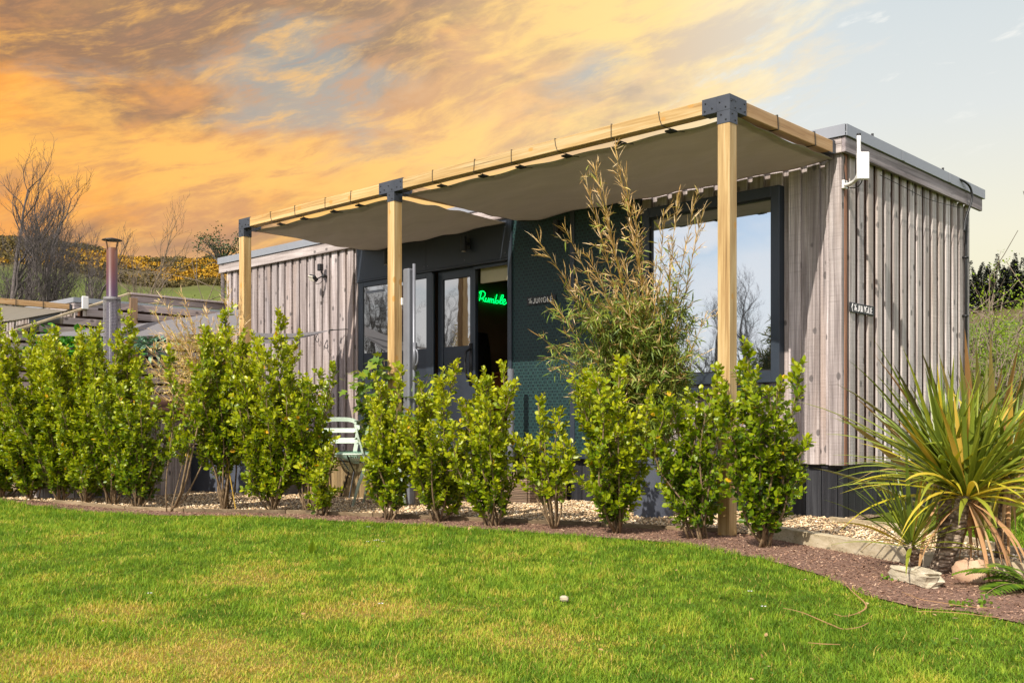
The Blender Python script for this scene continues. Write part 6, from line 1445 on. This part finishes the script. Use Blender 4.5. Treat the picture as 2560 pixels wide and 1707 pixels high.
# weathered low fence right of the cabin
lf = MB(); a = np.array(atD(2430, HOR, 10.2)[:2]); b = np.array(atD(2700, HOR, 10.2)[:2]); n_ = 26
for i in range(n_):
    p = a+(b-a)*i/n_; u_ = (b-a)/np.linalg.norm(b-a); lf.obox((*p, .0), (*p, .50), .085, .02, (*u_, 0), random.random())
lfo = lf.build('low_fence', M['fence_z']); tag(lfo, 'low weathered board fence beyond the gravel path', 'fence')

# conifer wood on the skyline at the right
rg = np.random.default_rng(91); P, X, Y, Z, rr_ = [], [], [], [], []
for i in range(150):
    px = 2380+rg.random()*620; d = 255+rg.random()*55; q = atD(px, HOR, d); z0 = float(hillz(np.array([q[0]]), np.array([q[1]]))[0]); H = 8+6*rg.random()
    n = 420; f = rg.random(n)**.7; a = rg.random(n)*2*pi; r_ = (1-f)*(2.3+.7*rg.random())*(.4+.6*rg.random(n))
    P.append(np.stack([q[0]+r_*np.cos(a), q[1]+r_*np.sin(a), z0+.5+f*H], 1)); dd = np.stack([np.cos(a), np.sin(a), -.1+.5*f], 1)
    x_, y_, z_ = leafframes(dd, np.array([0, 0, 1.]), rg, .4); s_ = (1.15-.7*f)[:, None]; X.append(x_*s_*.55); Y.append(y_*s_); Z.append(z_*s_*.4); rr_.append(np.clip(rg.random()*.6+rg.random(n)*.4, 0, 1))
tag(instmesh('conifer_wood', NV, NF, np.concatenate(P), np.concatenate(X), np.concatenate(Y), np.concatenate(Z), M['conifer'], rnd=np.concatenate(rr_)), 'dark conifer wood on the right skyline', 'wood', None, 'stuff')
# gorse on the hill at the left
n = 260000; a = np.radians(-36+rg.random(n)*30); R_ = 212+rg.random(n)**.8*98
x = CX+(Fv[0]*np.cos(a)+Rv[0]*np.sin(a))*R_; y = CY+(Fv[1]*np.cos(a)+Rv[1]*np.sin(a))*R_
deg = np.degrees(a); cl = vnoise(x, y, 7, 13, 3); band = np.clip(1-np.abs((R_-(240+.0*deg))/26.0), 0, 1)
ok = (cl+.18*band > .46); x, y, R_, cl, band, deg = (q[ok] for q in (x, y, R_, cl, band, deg)); n = len(x)
yel = vnoise(x, y, 16, 17, 3)+.22*band+.05*(deg > -22)
h = (cl-.30)*4.2*rg.random(n); P = np.stack([x, y, hillz(x, y)+h], 1); X, Y, Z = leafframes(rg.normal(size=(n, 3)), np.array([0, 0, 1.]), rg, .7); s_ = .25+.35*rg.random(n)
rn = np.where((yel > .56+.10*(rg.random(n)-.5)) & (h > .25), .34+.66*rg.random(n), .28*rg.random(n))
tag(instmesh('gorse', NV, NF, P, X*s_[:, None], Y*s_[:, None], Z*s_[:, None], M['gorse'], rnd=rn), 'yellow flowering gorse covering the hill', 'gorse', None, 'stuff')

# bare woodland behind the camera, seen only mirrored in the glazing
for i in range(30):
    src = T[(0, 1, 2, 3, 0, 2)[i % 6]]; a = radians(118+i*3.3); d = 26+(i*37 % 17)
    # directions measured from +X axis, sweeping the south-west
    ang = radians(193+i*2.6); o = copy_tree(src); o.location = (-3+cos(ang)*d, -1+sin(ang)*d, 0); o.rotation_euler = (0, 0, i*1.7); s_ = (.72 if i < 15 else .45)+(i*13 % 10)*.04; o.scale = (s_, s_, s_*(.8 if i < 22 else .62))
    o['label'] = 'bare woodland tree behind the lawn, mirrored in the glazing'; o['group'] = 'bare woodland trees mirrored in the glazing'
